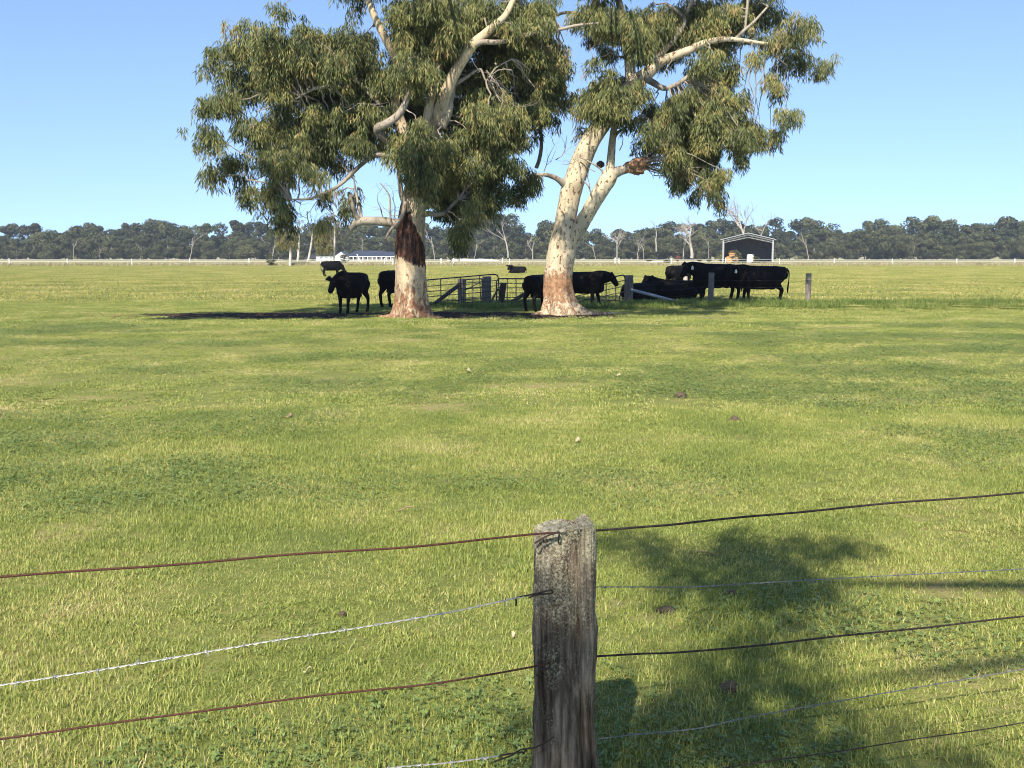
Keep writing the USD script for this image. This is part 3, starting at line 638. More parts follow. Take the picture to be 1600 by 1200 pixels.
big_tree('gum_tree', 'spreading gum tree whose cream trunk wears a dark brown collar of bark', T1X, T1Y,
         [(645, 512, 0, 26), (644, 497, 0, 25), (643, 470, 0, 24.5), (642, 440, 0, 24), (641, 405, 0, 24), (641, 375, 0, 23), (643, 345, 0, 21), (647, 318, 0, 20), (651, 290, 0, 18), (655, 255, 0.1, 17), (662, 215, 0.2, 15.5), (668, 190, 0.3, 13)],
         [[(664, 225, 0.1, 12), (680, 195, -0.2, 11), (690, 165, -0.5, 9.5), (703, 130, -0.7, 8.5), (720, 98, -0.8, 8), (737, 72, -0.8, 7.5), (757, 54, -0.8, 6.5), (775, 38, -0.8, 5.5), (792, 20, -0.6, 4.5), (815, -30, 0, 3.5)],
          [(660, 235, 0, 10), (666, 195, -0.4, 7.5), (671, 165, -0.5, 6.5), (678, 135, -0.5, 6), (684, 110, -0.4, 5.5), (690, 60, 0, 5), (690, -40, 0.3, 4)],
          [(655, 260, 0, 11), (635, 215, 0.2, 9), (621, 175, 0.2, 8), (617, 140, 0, 7), (620, 100, -0.4, 6.5), (608, 72, -0.8, 6), (598, 52, -0.9, 5.5), (586, 28, -0.9, 5), (578, 8, -0.9, 4.5), (560, -40, -0.5, 3)],
          [(690, 200, -0.4, 7), (700, 175, -0.4, 6.5), (704, 150, -0.2, 5.5), (712, 120, 0.2, 4.5)]],
         [[(648, 235, 0, 6), (615, 225, -0.8, 5.5), (589, 203, -1.2, 6), (605, 193, -1.3, 6), (622, 180, -1.3, 5.6), (632, 164, -1.3, 5), (639, 140, -1.2, 4.5), (646, 112, -1, 3.5)],
          [(646, 262, 0, 5.5), (612, 246, -0.6, 4), (586, 243, -0.9, 3.6), (566, 256, -0.9, 3.2), (550, 271, -0.9, 3), (537, 284, -0.9, 2.8), (522, 295, -0.9, 2.4), (508, 301, -0.9, 2.2), (484, 310, -0.9, 1.8), (455, 312, -0.8, 1.2)],
          [(640, 352, 0, 9), (622, 350, -0.1, 7.5), (600, 346, -0.2, 7), (577, 345, -0.3, 6.5), (563, 346, -0.3, 6), (552, 352, -0.3, 5), (545, 364, -0.3, 4), (536, 374, -0.3, 3.4), (530, 368, -0.3, 2.8), (527, 352, -0.2, 2.4), (520, 338, 0, 2)],
          [(560, 347, -0.3, 5), (556, 335, -0.4, 3.5), (550, 318, -0.5, 3), (545, 300, -0.6, 2)],
          [(566, 344, -0.3, 3), (561, 325, -0.2, 2), (556, 300, 0, 1.6), (553, 280, 0, 1)],
          [(640, 330, -0.35, 5), (632, 316, -0.42, 4.5), (627, 303, -0.5, 4), (625, 285, -0.5, 3.4), (622, 258, -0.5, 2.6), (620, 235, -0.5, 2)],
          [(633, 316, -0.45, 3.8), (629, 335, -0.6, 3.2), (622, 346, -0.7, 2.8), (613, 356, -0.75, 2.3), (606, 366, -0.8, 1.8), (602, 374, -0.8, 1.4)],
          [(614, 355, -0.75, 1.6), (610, 338, -0.8, 1.5), (609, 310, -0.8, 1.3), (604, 298, -0.8, 1.1), (594, 286, -0.8, 0.8)],
          [(652, 338, 0, 6), (668, 334, -0.2, 4.4), (684, 335, -0.3, 3.6), (696, 332, -0.3, 3.2), (706, 321, -0.2, 2.4), (716, 312, 0, 2)],
          [(655, 320, 0, 7), (668, 322, -0.1, 5), (671, 315, -0.1, 3.5)],
          [(735, 74, -0.8, 5), (752, 66, -0.9, 4), (775, 66, -0.9, 3.6), (800, 63, -0.9, 3.2), (812, 60, -0.8, 2.2), (850, 48, -0.4, 1.8)],
          [(706, 134, -0.6, 4), (730, 120, -0.5, 2.4), (750, 108, -0.4, 1.8), (760, 126, -0.4, 1.5), (775, 106, -0.4, 1.3), (800, 92, -0.4, 1)],
          [(812, 55, 0, 2.6), (845, 50, 0.2, 2.6), (875, 46, 0.3, 2.6), (900, 40, 0.3, 2.2), (935, 36, 0.3, 1.6)],
          [(524, 122, -0.9, 1.8), (514, 132, -0.9, 2.4), (502, 137, -0.9, 2.6), (490, 139, -0.8, 2), (470, 150, -0.6, 1.5)],
          [(524, 122, -0.9, 1.5), (535, 105, -0.8, 1.5), (560, 130, 0, 2), (600, 170, 0.1, 3)]],
         L1, ('bark_left', 'bark_limb'), 3, extra_left,
         fill=[(x + _r.uniform(-0.3, 0.3), y, z + _r.uniform(-0.3, 0.4), 0.85) for x in (-12.2, -11.0, -9.8, -8.6, -7.4) for y, z in ((20.4, 9.8), (21.9, 9.9))] + [(x, y, 9.9 + _r.uniform(-0.3, 0.4), 0.75) for x in (-4.55, -3.5, -2.5) for y in (20.6, 22.1)])
big_tree('gum_tree', 'gum tree with pale flecked trunk forking low into two leaning stems, at the right', T2X, T2Y,
         [(878, 506, 0, 25), (876, 491, 0, 24.5), (873, 470, 0, 23), (871, 445, 0, 22), (874, 415, 0, 21.5), (879, 385, 0, 21), (883, 355, 0, 17.5), (887, 325, 0, 16), (892, 300, 0, 16.5), (900, 275, 0, 16), (911, 245, 0.1, 15.5), (926, 215, 0.2, 14.5), (943, 190, 0.3, 14), (960, 165, 0.4, 12.5), (980, 140, 0.4, 12), (1004, 120, 0.3, 11)],
         [[(888, 395, 0.05, 10), (899, 368, -0.15, 11.5), (912, 344, -0.25, 11.5), (926, 320, -0.35, 11.5), (939, 298, -0.4, 12), (950, 280, -0.4, 12.5), (957, 266, -0.4, 11)],
          [(952, 275, -0.4, 8), (954, 255, -0.4, 6.5), (956, 230, -0.35, 5.8), (958, 210, -0.3, 5.2), (962, 185, -0.2, 4.5), (968, 160, 0, 3.5)],
          [(1000, 124, 0.3, 11), (1014, 112, 0.2, 10), (1030, 98, 0.1, 8), (1050, 89, 0, 7), (1076, 79, -0.2, 6), (1098, 68, -0.3, 5), (1125, 62, -0.3, 4), (1150, 62, -0.3, 3.4), (1186, 67, -0.2, 2.6), (1215, 70, 0, 2)],
          [(985, 140, 0.4, 10), (985, 115, 0.5, 8.5), (983, 92, 0.5, 8), (980, 68, 0.5, 7), (975, 40, 0.5, 6), (965, -10, 0.5, 5), (960, -80, 0.6, 3.5)]],
         [[(954, 272, -0.4, 10), (966, 268, -0.4, 7.5), (978, 264, -0.45, 6.5), (988, 259, -0.45, 6)],
          [(1018, 108, 0.2, 6), (1028, 92, 0.1, 5), (1040, 76, 0, 4.5), (1054, 60, 0, 4), (1068, 30, 0.2, 3), (1090, -20, 0.2, 2.4)],
          [(1008, 122, 0.2, 6), (1022, 130, 0, 5), (1038, 138, -0.2, 4), (1055, 133, -0.3, 3.4), (1072, 122, -0.3, 3), (1082, 112, -0.3, 2.4)],
          [(888, 292, 0, 8), (877, 284, -0.2, 5), (866, 277, -0.3, 3.8), (852, 273, -0.4, 3), (836, 274, -0.4, 1.8)],
          [(838, 262, 1.5, 3.2), (843, 248, 1.6, 3.2), (846, 228, 1.7, 3), (845, 205, 1.8, 2.8), (842, 180, 2, 2.5), (845, 140, 2.2, 2.4), (850, 60, 2.4, 2.4), (880, 20, 1.6, 2.4), (975, 40, 0.6, 3)],
          [(1148, 62, -0.3, 2.6), (1162, 48, -0.3, 2.2), (1178, 34, -0.3, 2), (1200, 10, -0.2, 1.5)],
          [(1164, 46, -0.3, 1.8), (1166, 25, -0.3, 2), (1168, 0, -0.3, 2), (1166, -20, -0.3, 1.5)],
          [(1040, 5, 0, 2), (1056, 16, 0, 2.4), (1070, 32, 0, 2.6), (1060, 56, 0, 3)],
          [(905, 245, -0.4, 1), (925, 255, -0.5, 1.3), (938, 264, -0.5, 1.4), (944, 272, -0.5, 1.6)],
          [(925, 308, -0.5, 1.4), (920, 292, -0.6, 1.2), (908, 275, -0.6, 1), (902, 240, -0.5, 0.8)],
          [(960, 215, -0.3, 2.4), (968, 205, -0.3, 2), (980, 198, -0.2, 1.6), (1000, 180, -0.1, 1.2)]],
         L2, ('bark_right', 'bark_limb'), 5, extra_right,
         fill=[(x, y, 9.9 + _r.uniform(-0.3, 0.4), 0.8) for x in (0.1, 1.3, 2.5, 3.6) for y in (22.6, 24.1)])
t2 = stage.GetPrimAtPath('/World/gum_tree_001')
v, f = trimesh.creation.icosphere(4).vertices, trimesh.creation.icosphere(4).faces
c = P(996, 258, T2Y - 0.45)
bv = blob(np.array(v) * [0.42, 0.24, 0.25], 0.22, 5.0, 9) @ trimesh.transformations.rotation_matrix(-0.25, [0, 1, 0])[:3, :3].T + c
obj('burl', (bv, np.array(f)), 'burl_bark', t2, smooth=True, off=(T2X, T2Y, 0))
v, f = trimesh.creation.icosphere(3).vertices, trimesh.creation.icosphere(3).faces
obj('burl', (blob(np.array(v) * [0.13, 0.12, 0.12], 0.05, 8.0, 4) + P(938, 257, T2Y + 0.25), np.array(f)), 'dark_wood', t2, smooth=True, off=(T2X, T2Y, 0))
# surface roots
for tx, ty, k, rows, mt in ((T1X, T1Y, '/World/gum_tree', [[(640, 497, -0.1, 8), (615, 498, -0.25, 7), (592, 499, -0.3, 4)], [(655, 497, -0.1, 8), (672, 498, -0.2, 6), (690, 501, -0.25, 3)], [(645, 498, -0.3, 7), (640, 503, -0.75, 5), (634, 507, -1.0, 2)]], 'bark_left'),
                            (T2X, T2Y, '/World/gum_tree_001', [[(890, 491, 0, 9), (910, 491, -0.1, 6), (928, 492, -0.1, 4.5), (950, 490, 0.1, 3), (985, 489, 0.3, 2)], [(862, 492, -0.1, 8), (846, 494, -0.25, 5), (830, 497, -0.35, 2)]], 'bark_right')):
    for q, r in enumerate(rows):
        pts = np.array([P(a, b, ty + d) for a, b, d, _ in r]); pts[:, 2] = np.array([0.1, 0.03, 0.01, 0.0, -0.02][:len(r)])
        obj('root', tube(pts, [d * ty / FPX for *_, d in r], 16, 26, 0.2, 70 + q, freq=6), mt, stage.GetPrimAtPath(k), smooth=True, off=(tx, ty, 0))

def litter():
    r = np.random.default_rng(91); ms = []
    for _ in range(170):
        x, y = r.uniform(-12, 3.5), r.normal(31.2, 1.3); L = r.uniform(0.05, 0.3); a = r.uniform(0, 6.28); w = r.uniform(0.006, 0.016)
        z = float(ground_z(x, y)) + r.uniform(0.004, 0.02); d = np.array([math.cos(a), math.sin(a), r.normal(0, 0.12)])
        ms.append(tube([np.array([x, y, z]) - d * L / 2, np.array([x, y, z + 0.01]), np.array([x, y, z]) + d * L / 2 + [0, 0, 0.01]], [w * 0.5, w, w * 0.3], 4, 3))
    obj('bark_litter', cat(ms), 'burl_bark', kind='stuff', label='fallen bark and twigs littering the bare soil under the gums', cat='litter')


litter()

# a third gum stands behind the viewer; its hanging branches shade the near post and the grass to its right
def shade_tree():
    rr = np.random.default_rng(61)
    X, Y = 3.5, -7.5
    t = thing('gum_tree', 'gum tree behind the viewer shading the grass beside the near post', 'tree', (X, Y, 0))
    targets = [P(px, py, groundY(py)) for px, py in ((1060, 852), (1110, 838), (1150, 850), (1190, 838), (1130, 870), (1090, 872), (1184, 868), (1220, 850), (1165, 895), (1200, 915), (1010, 850), (1250, 880), (1140, 925), (1290, 850), (1215, 880), (1184, 960), (1190, 1010), (1172, 1055), (1225, 985), (1235, 1045), (1250, 840), (1270, 905),
                                                     (975, 1140), (1000, 1160), (1040, 1065), (955, 1175), (1060, 1140), (1120, 1120), (1175, 1090), (1190, 1165), (1090, 1185), (1260, 1120), (1360, 1160), (1460, 1110))]
    targets += [P(908, 1085, 3.1), P(890, 1160, 3.1)]
    tops, R, cnt, wood = [], [], [], []
    hub, hub2, arm = np.array([-0.6, -2.9, 8.3]), np.array([-1.1, -4.3, 8.2]), np.array([1.3, -4.5, 9.3])
    for k, g in enumerate(targets):
        h = rr.uniform(7.4, 9.0)
        c = np.array(g) + SUN * ((h - g[2]) / SUN[2])
        near_post = False
        for _ in range(2):
            tops.append(c + rr.normal(0, 0.16 if not near_post else 0.05, 3)); R.append(rr.uniform(0.15, 0.26) if not near_post else 0.12); cnt.append(rr.integers(45, 80))
        wood.append(twigs(min((hub, hub2), key=lambda q: np.linalg.norm(q - c)), c, k, 0.014, 0.005, 0.05, 6, 5))
    u = rr.normal(0, 1, (60, 3)); u /= np.linalg.norm(u, axis=1, keepdims=True)
    for w in u:
        tops.append(np.array([X + 1.5, Y - 2.5, 9.5]) + w * [3.5, 3, 2.2]); R.append(0.5); cnt.append(160)
    obj('trunk', tube([(X, Y, -0.2), (X + 0.1, Y + 0.2, 3), (X + 0.2, Y + 0.3, 6.0), (X, Y + 0.2, 9.8)], [0.45, 0.38, 0.3, 0.12], 24, 40, 0.08, 2), 'bark_limb', t, smooth=True, off=(X, Y, 0))
    for rows, rad in (([(X + 0.1, Y + 0.3, 8.2), tuple(arm), tuple(hub)], [0.15, 0.09, 0.03]), ([tuple(arm), (0.2, -4.6, 8.9), tuple(hub2)], [0.07, 0.05, 0.02])):
        obj('limb', tube(rows, rad, 12, 24, 0.1, 3), 'bark_limb', t, smooth=True, off=(X, Y, 0))
    obj('twigs', cat(wood), 'twig', t, off=(X, Y, 0))
    sp = sprigs(np.array(tops), np.array(R), np.array(cnt), 5)
    tone(obj('foliage', sp, 'gum_leaf', t, off=(X, Y, 0)), len(sp[0]) // 4, 4, 5)


shade_tree()

# ------------------------------------------------------------------ cattle
def hull_chain(rows, pairs):
    S = lambda j: manifold3d.Manifold.sphere(1.0, 14).scale([j[3]] * 3 if len(j) == 4 else list(j[3:6])).translate(list(map(float, j[:3])))
    return [manifold3d.Manifold.batch_hull([S(rows[a]) for a in p]) for p in pairs]


def finish(parts, edge=0.036, it=5):
    m = manifold3d.Manifold.batch_boolean(parts, manifold3d.OpType.Add).refine_to_length(edge)
    q = m.to_mesh()
    t = trimesh.Trimesh(q.vert_properties[:, :3], q.tri_verts, process=True)
    trimesh.smoothing.filter_taubin(t, lamb=0.5, nu=0.53, iterations=it)
    return t


def cow_mesh(pose='stand', head=(0.0, 0.0), step=0.0):
    """A beef cow facing +x, feet on z = 0. head: (yaw, drop)."""
    lie = pose == 'lie'
    dz = -0.60 if lie else 0.0
    j = {'rump': (-0.80, 0, 1.12 + dz, 0.13, 0.20, 0.15), 'pin': (-0.86, 0, 0.98 + dz, 0.10, 0.17, 0.16), 'hip': (-0.50, 0, 1.00 + dz, 0.26, 0.31, 0.30), 'hook': (-0.46, 0, 1.17 + dz, 0.10, 0.27, 0.12), 'loin': (-0.12, 0, 1.00 + dz, 0.30, 0.31, 0.28), 'belly': (-0.12, 0, 0.81 + dz, 0.40, 0.37, 0.35),
         'rib': (0.22, 0, 0.86 + dz, 0.33, 0.35, 0.39), 'chest': (0.48, 0, 0.87 + dz, 0.23, 0.30, 0.39), 'wither': (0.38, 0, 1.18 + dz, 0.20, 0.12, 0.13), 'brisket': (0.68, 0, 0.70 + dz, 0.15, 0.16, 0.19)}
    yaw, drop = head
    nb = np.array([0.60, 0, 1.06 + dz])
    cy, sy = math.cos(yaw), math.sin(yaw)
    nd = np.array([cy, sy, 0.0])
    if pose == 'graze':
        mid = nb + np.array([0.34, 0, -0.30]); poll = nb + 0.55 * nd + [0, 0, -0.62]; muz = poll + 0.30 * nd + [0, 0, -0.30]
    else:
        mid = nb + 0.26 * nd * 0.7 + [0.07, 0, 0.07 - drop * 0.5]; poll = nb + 0.47 * nd + [0, 0, 0.19 - drop]; muz = poll + 0.25 * nd + [0, 0, -0.34]
    j['nb'] = (*nb, 0.18, 0.19, 0.30); j['nm'] = (*mid, 0.16, 0.15, 0.24); j['poll'] = (*poll, 0.10, 0.10, 0.09); j['brow'] = (*(poll + 0.07 * nd + [0, 0, -0.06]), 0.115)
    j['muz'] = (*muz, 0.10); j['jaw'] = (*(poll + 0.05 * nd + [0, 0, -0.15]), 0.09)
    pairs = [('rump', 'pin', 'hip'), ('rump', 'hook', 'hip'), ('hook', 'loin', 'hip'), ('hook', 'loin', 'wither'), ('hip', 'loin', 'belly'), ('loin', 'belly', 'rib'), ('rib', 'chest', 'wither'), ('loin', 'wither', 'rib'), ('chest', 'brisket'), ('chest', 'wither', 'nb'), ('nb', 'brisket', 'chest'), ('nb', 'nm'), ('nm', 'poll', 'jaw'), ('poll', 'brow', 'jaw'), ('brow', 'muz', 'jaw')]
    side = np.array([-sy, cy, 0])
    for s in (-1, 1):
        e0 = poll + side * s * 0.10 + [0, 0, 0.0]; e1 = poll + side * s * 0.24 + [0, 0, 0.03] - 0.03 * nd; e2 = poll + side * s * 0.38 + [0, 0, 0.0] - 0.05 * nd
        j[f'e0{s}'] = (*e0, 0.05); j[f'e1{s}'] = (*e1, 0.05, 0.05, 0.085); j[f'e2{s}'] = (*e2, 0.03)
        pairs += [(f'e0{s}', f'e1{s}'), (f'e1{s}', f'e2{s}')]
        y = 0.19 * s
        if lie:
            for nm, rows in (('f', [(0.50, y * 1.2, 0.24, 0.14), (0.78, y * 1.3, 0.10, 0.075), (0.48, y * 1.5, 0.06, 0.05), (0.40, y * 1.5, 0.05, 0.055)]), ('h', [(-0.55, y * 1.2, 0.26, 0.24), (-0.22, y * 2.0, 0.17, 0.13), (-0.55, y * 2.3, 0.07, 0.06), (-0.22, y * 2.3, 0.05, 0.055)])):
                for q, r in enumerate(rows): j[f'{nm}{q}{s}'] = r
                pairs += [(f'{nm}{q}{s}', f'{nm}{q+1}{s}') for q in range(3)]
        else:
            st = step * s
            F = [(0.48, y * 0.9, 0.84, 0.15), (0.44, y * 1.0, 0.62, 0.095), (0.48 + st * 0.6, y, 0.37, 0.062), (0.49 + st, y, 0.12, 0.048), (0.53 + st, y, 0.035, 0.058)]
            H = [(-0.66, y * 0.8, 0.92, 0.19), (-0.52, y * 1.05, 0.70, 0.125), (-0.76 - st * 0.6, y, 0.46, 0.062), (-0.70 - st, y, 0.13, 0.05), (-0.65 - st, y, 0.035, 0.06)]
            for nm, rows in (('f', F), ('h', H)):
                for q, r in enumerate(rows): j[f'{nm}{q}{s}'] = r
                pairs += [(f'{nm}{q}{s}', f'{nm}{q+1}{s}') for q in range(4)]
    if not lie:
        j['u0'] = (-0.42, 0, 0.56, 0.14, 0.15, 0.10); j['u1'] = (-0.3, 0, 0.60, 0.12); pairs.append(('u0', 'u1'))
    body = finish(hull_chain(j, pairs))
    if lie:
        tail = tube([(-0.98, 0, 0.48), (-1.02, 0.05, 0.25), (-0.95, 0.2, 0.06), (-0.75, 0.4, 0.04)], [0.035, 0.025, 0.02, 0.035], 8, 14)
    else:
        tail = tube([(-0.90, 0, 1.20), (-0.985, 0, 1.08), (-0.99, 0.01, 0.8), (-0.96, 0.02, 0.52), (-0.96, 0.02, 0.34)], [0.035, 0.028, 0.016, 0.034, 0.012], 8, 18)
    tagp = poll + side * 0.25 - [0, 0, 0.03] + 0.03 * nd
    tg = manifold3d.Manifold.batch_hull([manifold3d.Manifold.sphere(0.012, 8).translate(list(map(float, tagp + side * a + np.array([0, 0, b])))) for a, b in ((-0.045, -0.12), (0.045, -0.12), (0, 0.0), (0.05, -0.06), (-0.05, -0.06))])
    eyes = [trimesh.creation.icosphere(2, 0.022).apply_translation(poll + 0.13 * nd + side * s * 0.105 - [0, 0, 0.07]) for s in (-1, 1)]
    return body, tail, tg, eyes


def cow(label, px, py, heading, pose='stand', head=(0, 0), scale=1.0, step=0.0, tagged=False):
    Y = groundY(py); g = P(px, py, Y)
    t = thing('cow', label, 'cow', (g[0], Y, float(ground_z(g[0], Y))), math.radians(heading), scale)
    body, tail, tg, eyes = cow_mesh(pose, head, step)
    obj('body', body, 'cow_hair', t, smooth=True); obj('tail', tail, 'cow_hair', t, smooth=True)
    for e in eyes: obj('eye', e, 'hoof', t, smooth=True)
    if tagged: obj('ear_tag', tg, 'tag_plastic', t)
    return t


# headings: degrees from facing right; 180 faces left, 270 faces the viewer
cow('black cow standing side-on in the open at the left, head turned left and ears out', 550, 489.5, 241, head=(0.02, 0.16), scale=(0.80, 0.92, 0.99), step=0.05)
cow('black cow grazing far off behind the cow at the left', 519, 431.5, 28, pose='graze', scale=1.0)
cow('black cow mostly hidden behind the trunk with the dark bark collar', 621, 479, 60, scale=1.0)
cow('black cow lying alone far out in the paddock with its head up', 808, 427, 200, pose='lie', head=(0.75, -0.1), scale=1.0)
cow('black cow with its rump to the viewer, left of the forked trunk', 844, 486, 58, scale=0.92)
cow('black cow standing behind the sagging gate, right of the forked trunk', 912, 478.5, -28, head=(0.0, 0.05), scale=0.95, step=0.06)
cow('black cow lying behind the gate post, its rump just showing right of the post', 1000, 469, 35, pose='lie', scale=1.0)
cow('black cow lying behind the slanting stay, head up to the left', 1056, 468, 168, pose='lie', head=(0.6, -0.12), scale=1.15)
cow('black cow standing rump outwards behind the short pale post', 1061, 455, 40, scale=1.0)
cow('black cow facing left behind the upright grey post, with a pale ear tag', 1117, 472, 190, head=(0.35, -0.02), scale=1.14, step=0.05, tagged=True)
cow('black cow at the right end of the herd with a white ear tag', 1187, 473, 178, head=(0.45, 0.04), scale=1.10, step=-0.05, tagged=True)

# ------------------------------------------------------------------ old gates and posts under the trees
def old_post(label, px, py0, py1, wpx, mat, Y=None, lean=0.0, seed=0, top=0.0, name='wooden_post', group=None):
    Y = Y or groundY(py1); a = P(px, py1, Y); h = P(px, py0, Y)[2]; r = wpx * Y / FPX / 2
    gz = float(ground_z(a[0], Y))
    z = np.linspace(-0.2, h - gz, 24)
    pts = np.column_stack([lean * z, 0 * z, z])
    t = thing(name, label, 'fence post', (a[0], Y, gz), group=group)
    def sq(s, th, c):
        return 1.0 / np.maximum(np.abs(np.cos(th + 0.4)), np.abs(np.sin(th + 0.4))) ** 0.7 * 0.92
    obj('post_timber', tube(pts, r, 20, 24, 0.13, seed, sq, freq=9), mat, t, smooth=40)
    obj('wire_tie', tube([(r * 1.1 * math.cos(x), r * 1.1 * math.sin(x), (h - gz) * 0.78) for x in np.linspace(0, 2 * np.pi, 13)], 0.006, 5, 25), 'gate_steel', t)
    return t, a, Y


old_post('dark grey gate post with a diagonal stay leaning on its left side', 721.5, 436, 474, 11, 'weathered_wood', seed=1)
old_post('broad pale grey post standing between the two old gates', 760.5, 432, 473, 13, 'weathered_wood', seed=2)
old_post('short leaning brown post behind the left end of the low gate', 783, 442, 473, 9, 'dark_wood', lean=0.12, seed=3)
old_post('thick brown gate post at the hinge end of the sagging gate', 982, 430, 472.5, 13.5, 'weathered_wood', seed=4)
old_post('short sunlit pale post in front of the standing cows', 1070.5, 432, 464, 7, 'pale_post_wood', seed=5)
old_post('upright grey post in front of the cow with the ear tag', 1110.5, 426, 472.5, 9, 'weathered_wood', Y=38.5, seed=6)
old_post('grey fence post to the right of the herd, outside the photograph edge', 1262, 427, 472.5, 9, 'weathered_wood', Y=38.5, seed=7)


def stay(label, a, b, wpx, mat):
    pa, pb = P(*a), P(*b); m = (pa + pb) / 2; m[2] = 0
    t = thing('diagonal_stay', label, 'fence stay', tuple(pb * [1, 1, 0]))
    o = pb * [1, 1, 0]
    obj('stay_rail', tube([pa, (pa + pb) / 2 + [0, 0, 0.01], pb], wpx * a[2] / FPX / 2, 10, 18, 0.1, 5), mat, t, smooth=True, off=o)
    obj('stay_foot', tube([pb - [0, 0, 0.2], pb + [0, 0, 0.06]], wpx * a[2] / FPX * 0.7, 8, 4, 0.2, 6), mat, t, smooth=True, off=o)


stay('dark timber stay sloping down left from the dark grey gate post', (718, 445, 38.7), (675, 478, 37.0), 6, 'dark_wood')
stay('thin grey pipe stay sloping down right from the thick brown gate post', (987, 453, 39.2), (1074, 476, 37.8), 4.5, 'shed_steel')
stay('short dark stay sloping left beside the leaning brown post', (778, 452, 39.4), (767, 472, 39.0), 3, 'dark_wood')
stay('brown timber stay sloping up right beside the cow with its rump to the viewer', (822, 458, 39.6), (803, 470, 39.2), 6, 'dark_wood')


def gate(label, tl, tr, bl, br, rails, uprights, braces=(), r=0.022, mesh=None, fine=0.010):
    """Corners as (px, py, distance)."""
    A, B, C, D = (P(*q) for q in (tl, tr, bl, br))
    q = lambda u, v: (A * (1 - u) + B * u) * (1 - v) + (C * (1 - u) + D * u) * v
    o = np.array([(C + D)[0] / 2, (C + D)[1] / 2, 0]); t = thing('metal_gate', label, 'gate', tuple(o))
    e = 0.03
    ring = [q(0, 0.1), q(e, 0.02), q(2 * e, 0), q(0.5, 0), q(1 - 2 * e, 0), q(1 - e, 0.02), q(1, 0.1), q(1, 0.5), q(1, 0.97), q(1 - e, 1), q(0.5, 1), q(e, 1), q(0, 0.97), q(0, 0.5), q(0, 0.1)]
    obj('frame', tube(ring, r, 8, 90), 'gate_steel', t, smooth=True, off=o)
    for v in rails: obj('rail', tube([q(0, v), q(1, v)], r * 0.6, 6, 2), 'gate_steel', t, smooth=True, off=o)
    for u in uprights: obj('upright', tube([q(u, 0), q(u, 1)], r * 0.75, 6, 2), 'gate_steel', t, smooth=True, off=o)
    for (u0, v0, u1, v1) in braces: obj('brace', tube([q(u0, v0), q(u1, v1)], r * 0.75, 6, 2), 'gate_steel', t, smooth=True, off=o)
    if mesh:
        w = [tube([q(u, 0), q(u, 1)], fine * 0.35, 3, 2, cap=False) for u in np.linspace(0.02, 0.98, mesh[0])] + [tube([q(0, v), q(1, v)], fine * 0.35, 3, 2, cap=False) for v in np.linspace(0.05, 0.95, mesh[1])]
        obj('wire_mesh', cat(w), 'galvanised_wire', t, off=o)
    return t


gate('long old farm gate with wire infill between the left trunk and the broad pale post', (656, 438.5, 36.5), (778, 428, 39.6), (656, 484, 36.5), (781, 473, 39.6), (0.22, 0.4, 0.58, 0.78), (0.25, 0.5, 0.75), r=0.024, mesh=(34, 5))
gate('small metal gate hung between the dark grey post and the broad pale post', (727, 437, 38.9), (753, 435.5, 39.6), (727, 473, 38.9), (753, 471, 39.6), (0.2, 0.4, 0.6, 0.8), (0.45,), ((0, 0.45, 1, 0.12),))
gate('low five-rail metal gate behind the cow, left of the forked trunk', (776, 435.5, 40.6), (868, 435.5, 40.6), (776, 471, 40.6), (868, 471, 40.6), (0.2, 0.4, 0.62, 0.82), (0.18, 0.33, 0.5, 0.66, 0.83), r=0.026)
gate('sagging metal gate with crossed brace right of the forked trunk', (866, 452, 36.5), (976.5, 429, 39.4), (866, 497, 36.5), (976.5, 473.5, 39.4), (0.2, 0.4, 0.6, 0.8), (0.25, 0.5, 0.72, 0.86), ((0, 0.3, 1, 0.92), (0, 0.75, 0.55, 1.0)), r=0.026)

# plain wires of the right-hand old fence
for k, (ya, yb, dist) in enumerate(((440, 436, 38.9), (449, 446, 38.9), (459, 457, 38.9))):
    p = [P(988, ya + 3, 39.2), P(1050, ya + 4, 38.8), P(1110, yb + 2, 38.4), P(1190, yb + 3, 38.4), P(1262, yb + 2, 38.4)]
    m = p[0] * [1, 1, 0]
    w = thing('fence_wire', ('top', 'middle', 'lowest')[k] + ' thin wire strung past the old posts in front of the herd', 'wire', tuple(m))
    obj('strand', tube(p, 0.0035, 5, 40), 'gate_steel', w, off=m)

# ------------------------------------------------------------------ the near post and its wires
PY = 3.1
PX = P(882, 1000, PY)[0]
FENCE_DIR = np.array([1, 0.30, 0])


def fence_pt(px, py, back=0.0):
    """The point of the fence plane seen at a pixel."""
    d = ray(px, py); n = np.array([0.30, -1, 0]); o = np.array([PX, PY + back, 0]) - [0, 0, CAM_H]
    return np.array([0, 0, CAM_H]) + d * ((o @ n) / (d @ n))


